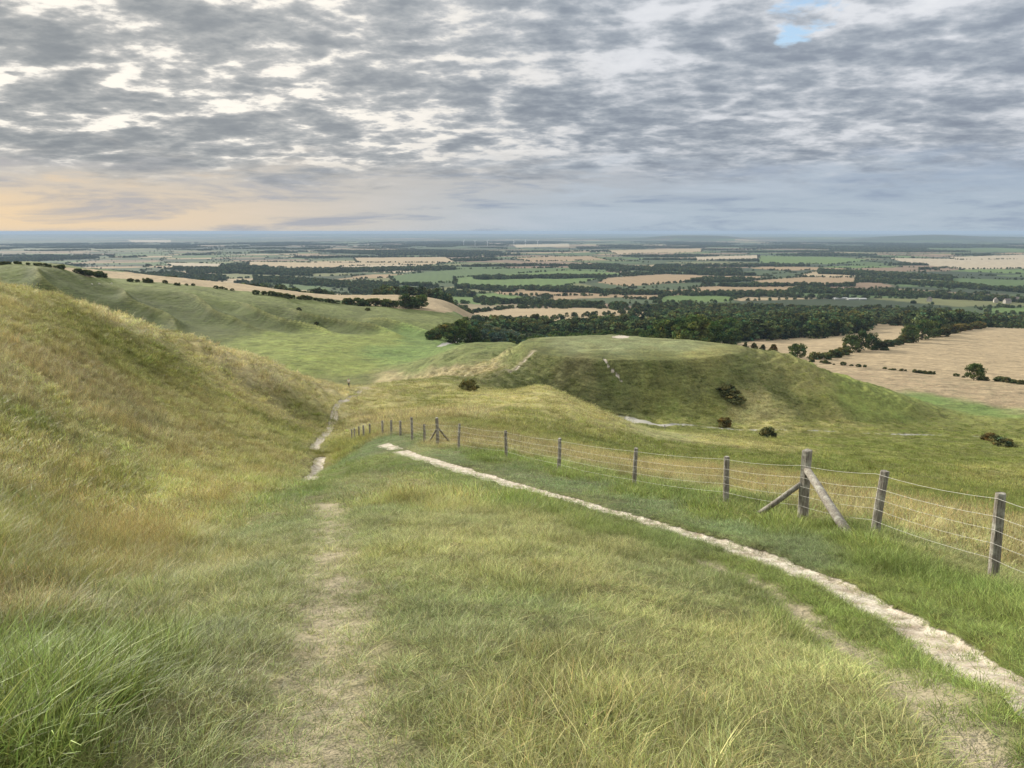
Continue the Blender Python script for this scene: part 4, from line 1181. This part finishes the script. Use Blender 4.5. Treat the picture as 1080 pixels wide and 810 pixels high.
def grass(name, coll, r0, r1, dens, seed, hk=1.0, fade_in=0.0, fade_out=0.0, bright=1.25, hw=R(41)):
    g = np.random.default_rng(seed)
    n = int(hw * (r1 * r1 - r0 * r0) * dens)
    az = g.uniform(-hw, hw, n); r = np.sqrt(g.uniform(r0 * r0, r1 * r1, n)); x, y = r * np.sin(az), r * np.cos(az)
    z0 = base_h(x, y)
    ch, rut, w, e = ways(x, y, r); rm = road_mask(x, y, r, .9)
    cv = cover(x, y, r); c = tint_noise(x, y, r, cv); hb = cv[3]; sw = cv[4]
    clump = fbm(x / 1.3, y / 1.3, 201, 3); patch = fbm(x / 5, y / 5, 202, 3)
    hh = hb * np.clip(.85 + 1.5 * clump + .6 * patch, .38, 2.3) * (1 - .68 * sstep(e, 1.4, .2) * (r < 75)); hh = hh * (1 - .72 * w)
    verge = sstep(e, .9, .1) * (r < 75); hh = np.where(verge > 0, hh * (1 - .45 * verge * (r > 12)), hh)
    sw2 = np.clip(sw + .5 * fbm(x / 2.5, y / 2.5, 203, 3) + .25 * w, 0, 1)
    dx, dy, s = hill_frame(x, y); top = sstep(s, 3, -2) * (r > 200)
    keep = ((ch < .30) | ((ch < .999) & (g.uniform(0, 1, n) < .35)) | (g.uniform(0, 1, n) < .04)) & (rm < .3) & (g.uniform(0, 1, n) > .76 * w) & (top < .5)
    if fade_out: keep &= g.uniform(0, 1, n) < 1 - sstep(r, r1 - fade_out, r1)
    if fade_in: keep &= g.uniform(0, 1, n) < sstep(r, r0, r0 + fade_in)
    # slopes seen face on are hidden ground for anything behind the near brow: nothing to skip, keep all
    x, y, r, hh, sw2, c, w = x[keep], y[keep], r[keep], hh[keep], sw2[keep], c[:, keep], w[keep]; n = len(x)
    z = height(x, y)
    var = g.integers(0, 3, n)
    kind = np.where(hh < .15, 0, np.where(sw2 > .5, 2, 1))
    var = np.where(kind == 0, np.clip((sw2 * 3.2 + g.normal(0, .7, n)).astype(int), 0, 2), var)
    var = np.where(kind == 1, np.clip((sw2 * 4.0 + g.normal(0, .8, n)).astype(int), 0, 2), var)
    base = np.array([.10, .30, .42])[kind]
    sc = np.clip(hh / base, .35, 1.7) * g.uniform(.75, 1.25, n) * hk
    sxy = np.clip(sc, .75, 1.3)
    tint = np.moveaxis(c, 0, -1) * g.uniform(.68, 1.34, n)[:, None] * bright
    # undo the share of straw blades already in the clump mesh
    tint = tint / np.where(kind == 2, 1.18, np.where(kind == 0, 1.0, .95))[:, None]
    rot = np.stack([g.normal(0, .16, n), g.normal(0, .16, n), g.uniform(0, 6.28, n)], -1)
    print(name, n)
    scatter(name, np.stack([x, y, z], -1), rot, np.stack([sxy, sxy, sc], -1), kind * 3 + var, coll, np.clip(tint, .01, 1.2))


grass('foreground_grass', _near, 1.0, 17, 170, 31, fade_out=5, bright=1.3, hw=R(75))
grass('hillside_grass', _mid, 11, 85, 13, 32, fade_in=5, fade_out=25, bright=1.3, hw=R(52))
grass('distant_grass', _far, 55, 300, 1.1, 33, fade_in=25, fade_out=80, bright=1.3)


# ------------------------------------------------------------------ fence
def mat_wood():
    m, T = new_mat('weathered_wood')
    pos = T.n('ShaderNodeTexCoord').outputs['Object']
    geo = T.n('ShaderNodeNewGeometry').outputs['Position']
    g1 = T.noise(T.n('ShaderNodeMapping', None, Vector=pos, Scale=(22, 22, 2.2)), 2.0, 6, .65, .4)
    g2 = T.noise(geo, 6.0, 5, .65); g3 = T.noise(geo, 30.0, 3, .6)
    c = T.mix(T.mr(g1, .32, .68), (.07, .055, .042), (.30, .275, .235))
    c = T.mix(T.mr(g2, .5, .66, 0, .7), c, (.40, .395, .34))
    c = T.mix(T.mr(g3, .58, .68, 0, .6), c, (.16, .17, .09))
    b = T.n('ShaderNodeBsdfPrincipled', None, Base_Color=c, Roughness=.9)
    T.set(b.inputs['Normal'], T.n('ShaderNodeBump', None, Strength=.8, Distance=.02, Height=g1).outputs[0])
    out(T, b); return m


def mat_wire():
    m, T = new_mat('galvanised_wire')
    b = T.n('ShaderNodeBsdfPrincipled', None, Base_Color=(.50, .49, .45), Roughness=.6, Metallic=.3); out(T, b); return m


M_WOOD, M_WIRE = mat_wood(), mat_wire()


def post_me(h, w, seed, tip=0.0):
    """a rough sawn post: uneven rounded section, worn and split top"""
    g = random.Random(seed); n = 12; V, F = [], []
    lev = [-.5, 0, h * .2, h * .45, h * .7, h * .9, h - .02, h]
    prof = [g.uniform(.85, 1.1) for _ in range(n)]
    bx, by = g.uniform(-.015, .015), g.uniform(-.015, .015)
    for li, z in enumerate(lev):
        for k in range(n):
            a = 2 * math.pi * k / n; sq = 1 / max(abs(math.cos(a)), abs(math.sin(a))) ** .55
            rr = w / 2 * .88 * sq * prof[k] * (1 + g.uniform(-.035, .035)) * (1.05 - .08 * z / h) * (.93 if li == len(lev) - 1 else 1)
            V.append((rr * math.cos(a) + bx * math.sin(z * 3), rr * math.sin(a) + by * math.sin(z * 2.3), z + (tip * math.cos(a) * .5 + g.uniform(-.006, .006) if li >= len(lev) - 2 else 0)))
    for i in range(len(lev) - 1):
        for k in range(n): F.append((i * n + k, i * n + (k + 1) % n, (i + 1) * n + (k + 1) % n, (i + 1) * n + k))
    F.append(tuple((len(lev) - 1) * n + k for k in range(n))); F.append(tuple(range(n))[::-1])
    return mesh_py('post', V, F, M_WOOD, smooth=False)


FP = [  # u, r, height above ground, width
 (1190, 11.6, 1.25, .19), (1064, 13.0, 1.30, .185), (931, 14.8, 1.22, .19), (852, 17.3, 1.54, .25), (768, 20, 1.24, .18), (670, 23.5, 1.32, .17), (589, 28.5, 1.30, .17), (534, 33, 1.20, .16), (484, 37.5, 1.32, .17),
 (461.8, 39.5, 1.55, .24), (448, 42, 1.10, .16), (435, 45, 1.38, .19), (423, 47.5, 1.0, .18), (413.5, 50, 1.0, .18), (404.7, 53, 1.05, .18), (391, 57, 1.1, .17), (384.6, 59, 1.05, .17), (379.5, 61, 1.0, .16), (374.7, 63, .95, .16), (371.7, 65, .9, .16)]


def build_fence():
    pts = []
    for u, r, h, w in FP:
        a, _ = px_azt(u, 480); p = azr(a, r); pts.append(np.array([p[0], p[1], float(height([p[0]], [p[1]])[0])]))
    root = empty('wire_fence', tuple(pts[3]))
    tag(root, 'weathered post and wire fence running down the slope beside the white chalk path', 'fence')
    tops = []
    for i, ((u, r, h, w), p) in enumerate(zip(FP, pts)):
        me = post_me(h, w * (.86 if i != 3 else .9), 40 + i, .03 if i % 3 == 0 else .0)
        o = link('corner_post' if i in (3, 9) else 'post', me, root)
        g = random.Random(i); o.location = tuple(p - pts[3]); o.rotation_euler = (g.uniform(-.035, .035), g.uniform(-.04, .04), g.uniform(0, 1.5))
        if i == 1: o['label'] = 'nearest leaning post at the right edge'
    # five strands, stapled to the side of the posts away from the path, sagging a little
    nrm = []
    for i in range(len(pts)):
        d = pts[min(i + 1, len(pts) - 1)] - pts[max(i - 1, 0)]; d = d / np.linalg.norm(d); nrm.append(np.array([d[1], -d[0], 0]) * (-1))
    for k, f in enumerate((.95, .74, .58, .42, .24)):
        P = []
        for i in range(len(pts)):
            w = FP[i][3]; a = pts[i] + nrm[i] * (w * .5 + .004) + np.array([0, 0, f * min(FP[i][2], 1.3) * (1 if i not in (3, 9) else .98)])
            if i:
                b = P[-1]
                for t in (.2, .4, .6, .8):
                    q = b + (a - b) * t; q = q - np.array([0, 0, (.035 + .02 * ((i * 7 + k * 3) % 5) / 5) * 4 * t * (1 - t)]); P.append(q)
            P.append(a)
        V, F = tube_np([p - pts[3] for p in P], [.0026 if k < 2 else .0022] * len(P), 5)
        link('wire', mesh_py('wire', V, F, M_WIRE), root)
    # struts
    def strut(pi, zt, end, rad):
        top = pts[pi] + np.array([0, 0, zt]); e = np.array([end[0], end[1], float(height([end[0]], [end[1]])[0]) + .02])
        d = (e - top); top = top + d / np.linalg.norm(d) * .06
        P = [top + d * t + np.array([0, 0, .012 * math.sin(t * 9)]) for t in (0, .3, .6, 1.0)]
        V, F = tube_np([p - pts[3] for p in P], [rad * .95, rad, rad * 1.05, rad * 1.08], 9); return link('brace', mesh_py('brace', V, F, M_WOOD), root)
    strut(3, .86, hit(803, 543), .058)['label'] = 'dark brace leaning to the left'
    strut(3, 1.12, hit(895, 563), .085)['label'] = 'pale grey brace leaning to the right'
    strut(9, 1.0, hit(452, 467, 20), .05)
    strut(9, 1.05, hit(475, 468, 20), .05)


build_fence()

# short marker post near the road
p = hit(701, 455, 90); mk = link('marker_post', post_me(1.5, .28, 99)); mk.location = (p[0], p[1], float(height([p[0]], [p[1]])[0]))
tag(mk, 'short dark marker post on the grass just below the grey lay-by', 'post')


# ------------------------------------------------------------------ small figures
def plain(name, c, r=.9):
    m, T = new_mat(name); n = T.noise(T.n('ShaderNodeTexCoord').outputs['Object'], 9, 4)
    out(T, T.n('ShaderNodeBsdfPrincipled', None, Base_Color=T.mix(n, tuple(v * .8 for v in c), c), Roughness=r)); return m


def skin_me(name, nodes, edges, mat, sub=1):
    me = bpy.data.meshes.new(name); me.from_pydata([n[:3] for n in nodes], edges, [])
    o = bpy.data.objects.new(name, me); COL.objects.link(o)
    md = o.modifiers.new('skin', 'SKIN'); ly = me.skin_vertices[0].data
    for i, n in enumerate(nodes): ly[i].radius = (n[3], n[3] if len(n) < 5 else n[4]); ly[i].use_root = (i == 0)
    s = o.modifiers.new('sub', 'SUBSURF'); s.levels = s.render_levels = sub
    dg = bpy.context.evaluated_depsgraph_get(); m2 = bpy.data.meshes.new_from_object(o.evaluated_get(dg)); bpy.data.objects.remove(o)
    m2.name = name; m2.materials.clear(); m2.materials.append(mat); m2.polygons.foreach_set('use_smooth', [True] * len(m2.polygons)); return m2


def build_person():
    sk = plain('skin', (.45, .29, .21)); wt = plain('white_cotton', (.78, .77, .74)); tr = plain('dark_trousers', (.035, .038, .05)); hr = plain('hair', (.04, .028, .02)); bt = plain('shoe_leather', (.03, .025, .02))
    p = hit(368, 409, 100); z = float(height([p[0]], [p[1]])[0])
    root = empty('person', (p[0], p[1], z), 2.6)
    tag(root, 'tiny walker in a white top and dark trousers beyond the chalk path', 'person')
    body = skin_me('body', [(0, 0, .95, .13, .10), (0, 0, 1.15, .12, .09), (0, -.01, 1.40, .16, .10), (0, 0, 1.50, .055), (0, .01, 1.60, .075, .09), (0, .01, 1.70, .07, .08),
        (-.09, 0, .88, .085), (-.10, .10, .50, .06), (-.10, .02, .09, .04), (-.10, .17, .04, .035), (.09, 0, .88, .085), (.10, -.04, .50, .06), (.10, -.26, .12, .04), (.10, -.14, .05, .035),
        (-.20, 0, 1.40, .05), (-.25, -.06, 1.14, .04), (-.24, .06, .90, .028), (-.24, .11, .82, .03), (.20, 0, 1.40, .05), (.25, .04, 1.14, .04), (.24, .16, .93, .028), (.24, .2, .86, .03)],
        [(0, 1), (1, 2), (2, 3), (3, 4), (4, 5), (0, 6), (6, 7), (7, 8), (8, 9), (0, 10), (10, 11), (11, 12), (12, 13), (2, 14), (14, 15), (15, 16), (16, 17), (2, 18), (18, 19), (19, 20), (20, 21)], sk, 2)
    link('body', body, root)
    link('shirt', skin_me('shirt', [(0, 0, .90, .165, .135), (0, 0, 1.15, .15, .12), (0, -.01, 1.38, .185, .125), (0, 0, 1.47, .09, .08), (-.21, 0, 1.40, .07), (-.25, -.04, 1.2, .06), (.21, 0, 1.40, .07), (.25, .03, 1.2, .06)], [(0, 1), (1, 2), (2, 3), (2, 4), (4, 5), (2, 6), (6, 7)], wt, 2), root)
    link('trousers', skin_me('trousers', [(0, 0, .93, .155, .125), (-.09, 0, .84, .105), (-.10, .10, .50, .08), (-.10, .03, .12, .062), (.09, 0, .84, .105), (.10, -.04, .50, .08), (.10, -.24, .15, .062)], [(0, 1), (1, 2), (2, 3), (0, 4), (4, 5), (5, 6)], tr, 2), root)
    link('hair', skin_me('hair', [(0, -.03, 1.66, .085), (0, -.01, 1.735, .08, .09)], [(0, 1)], hr, 2), root)
    for x, y, zz in ((-.10, .02, .05), (.10, -.24, .07)): link('shoe', skin_me('shoe', [(x, y, zz, .05), (x, y + .17, zz - .01, .045)], [(0, 1)], bt, 2), root)


def build_sheep():
    wool = plain('fleece', (.62, .58, .50)); face = plain('sheep_face', (.30, .27, .24))
    body = skin_me('body', [(0, -.35, .62, .20, .22), (0, 0, .62, .25, .26), (0, .35, .64, .22, .22), (0, .55, .80, .11), (-.13, .32, .40, .06), (-.13, .33, .02, .035), (.13, .32, .40, .06), (.13, .34, .02, .035),
        (-.13, -.30, .42, .08), (-.13, -.36, .24, .045), (-.13, -.33, .02, .032), (.13, -.30, .42, .08), (.13, -.36, .24, .045), (.13, -.33, .02, .032)],
        [(0, 1), (1, 2), (2, 3), (2, 4), (4, 5), (2, 6), (6, 7), (0, 8), (8, 9), (9, 10), (0, 11), (11, 12), (12, 13)], wool, 2)
    head = skin_me('head', [(0, .58, .84, .085), (0, .74, .76, .055), (-.10, .57, .90, .025), (.10, .57, .90, .025)], [(0, 1), (0, 2), (0, 3)], face, 2)
    for (u, v), rz, lb in (((97, 298.5), 1.3, 'leftmost and faintest of the pale sheep grazing on the combe rim'), ((105, 300), 1.7, 'middle sheep of the three pale ones grazing on the combe rim'), ((117.5, 300), -1.4, 'rightmost sheep of the three pale ones grazing on the combe rim')):
        p = hit(u, v, 400); root = empty('sheep', (p[0], p[1], float(height([p[0]], [p[1]])[0])), rz); root.scale = (1.15,) * 3
        tag(root, lb, 'sheep', 'sheep on the combe rim'); link('body', body, root); link('head', head, root)


build_person()
build_sheep()


# ------------------------------------------------------------------ far buildings and turbines in the vale
def build_far():
    wall = plain('cream_render', (.40, .37, .33)); roof = plain('slate_tile', (.16, .13, .12)); white = plain('pale_cladding', (.45, .45, .44)); tw = plain('white_steel', (.75, .76, .77), .5)
    def gable(L, Wd, H, P, ov):
        V = [(x, y, z) for z in (-1.5, H) for x, y in ((-L / 2, -Wd / 2), (L / 2, -Wd / 2), (L / 2, Wd / 2), (-L / 2, Wd / 2))] + [(-L / 2, 0, H + P), (L / 2, 0, H + P)]
        F = [(0, 1, 5, 4), (1, 2, 6, 5), (2, 3, 7, 6), (3, 0, 4, 7), (4, 7, 8), (5, 9, 6), (3, 2, 1, 0)]
        e = ov; t = .25; k = P / (Wd / 2)
        R0 = [(-L / 2 - e, -Wd / 2 - e, H - e * k + .05), (L / 2 + e, -Wd / 2 - e, H - e * k + .05), (L / 2 + e, 0, H + P + .05), (-L / 2 - e, 0, H + P + .05), (L / 2 + e, Wd / 2 + e, H - e * k + .05), (-L / 2 - e, Wd / 2 + e, H - e * k + .05)]
        RV = R0 + [(x, y, z + t) for x, y, z in R0]
        RF = [(3, 2, 1, 0), (5, 4, 2, 3), (6, 7, 8, 9), (9, 8, 10, 11), (0, 1, 7, 6), (4, 5, 11, 10), (1, 2, 8, 7), (2, 4, 10, 8), (3, 0, 6, 9), (5, 3, 9, 11)]
        return V, F, RV, RF
    HS = [('farm_shed', 886, 315.5, 34, 10, 2.2, 1.4, .25, white, white, 'long pale shed in the green field beyond the wood, left one'), ('farm_shed', 899, 316, 30, 10, 2.2, 1.4, .3, white, white, 'long pale shed in the green field beyond the wood, middle one'), ('farm_shed', 909, 316, 18, 9, 2.2, 1.2, .2, white, white, 'shortest pale shed in the green field beyond the wood, right one'),
          ('house', 834, 331, 13, 9, 6, 4, .6, wall, roof, 'cream house showing between the trees of the wood right of the hill'), ('house', 1050, 319, 12, 8, 6, 4, 1.2, wall, roof, 'cream house left of the village houses at the far right'), ('house', 1062, 320, 14, 8, 6, 4, .2, wall, roof, 'cream house in the middle of the village at the far right'), ('house', 1074, 318, 12, 9, 6, 4, -.5, wall, roof, 'cream house at the right picture edge among distant trees'),
          ('house', 980, 318, 12, 8, 6, 4, .8, wall, roof, 'cream house among the trees above the large stubble field')]
    for nm, u, v, L, Wd, H, P, rz, mw, mr, lb in HS:
        p = hit(u, v, 700); V, F, RV, RF = gable(L, Wd, H, P, .4); root = empty(nm, (p[0], p[1], float(height([p[0]], [p[1]])[0])), rz)
        tag(root, lb, 'shed' if nm == 'farm_shed' else 'house', 'buildings in the vale')
        link('wall', mesh_py('wall', V, F, mw, False), root); link('roof', mesh_py('roof', RV, RF, mr, False), root)
        if nm == 'house':
            c = [(x, y, z) for z in (H, H + P + 1.2) for x, y in ((-L / 2 + .6, -.4), (-L / 2 + 1.5, -.4), (-L / 2 + 1.5, .4), (-L / 2 + .6, .4))]
            link('chimney', mesh_py('chimney', c, [(0, 1, 5, 4), (1, 2, 6, 5), (2, 3, 7, 6), (3, 0, 4, 7), (4, 5, 6, 7)], mr, False), root)
    V, F = tube_np([(0, 0, -2), (0, 0, 25), (0, 0, 50)], [2.1, 1.7, 1.2], 10); tower = mesh_py('tower', V, F, tw)
    V, F = tube_np([(0, -3.2, 50.5), (0, 3.5, 50.5)], [1.6, 1.5], 8); nac = mesh_py('nacelle', V, F, tw)
    V, F = tube_np([(0, 0, 0), (0, 0, 9), (0, 0, 25)], [.9, 1.1, .25], 6); bl = mesh_py('blade', V, F, tw)
    for i, (u, r, ph) in enumerate(((489, 8900, .3), (501, 8700, 1.1), (514, 8600, .7), (542, 8500, 1.6), (554, 8700, .1), (567, 8800, .9))):
        p = azr(px_azt(u, 255)[0], r); root = empty('wind_turbine', (p[0], p[1], float(height([p[0]], [p[1]])[0])), .35)
        tag(root, '%s of the six faint white wind turbines near the horizon' % ('leftmost', 'second from left', 'third from left', 'third from right', 'second from right', 'rightmost')[i], 'turbine', 'wind turbines near the horizon')
        link('tower', tower, root); link('nacelle', nac, root)
        for k in range(3):
            b = link('blade', bl, root); b.location = (0, -3.6, 50.5); b.rotation_euler = (0, ph + k * 2 * math.pi / 3, 0)


build_far()

# where several things would share a description, say which one by its order from the left
ORD = 'first second third fourth fifth sixth seventh eighth ninth tenth eleventh twelfth thirteenth fourteenth fifteenth sixteenth seventeenth eighteenth nineteenth twentieth'.split()
ORD += ['twenty-' + w for w in ORD[:9]] + ['thirtieth'] + ['thirty-' + w for w in ORD[:9]]
_by = {}
for o in COL.objects:
    if o.parent is None and o.get('label'): _by.setdefault(o['label'], []).append(o)
for lb, os_ in _by.items():
    if len(os_) < 2: continue
    os_.sort(key=lambda o: math.atan2(o.location.x, o.location.y))
    for i, o in enumerate(os_): o['label'] = lb + ', ' + ORD[min(i, len(ORD) - 1)] + ' from left'
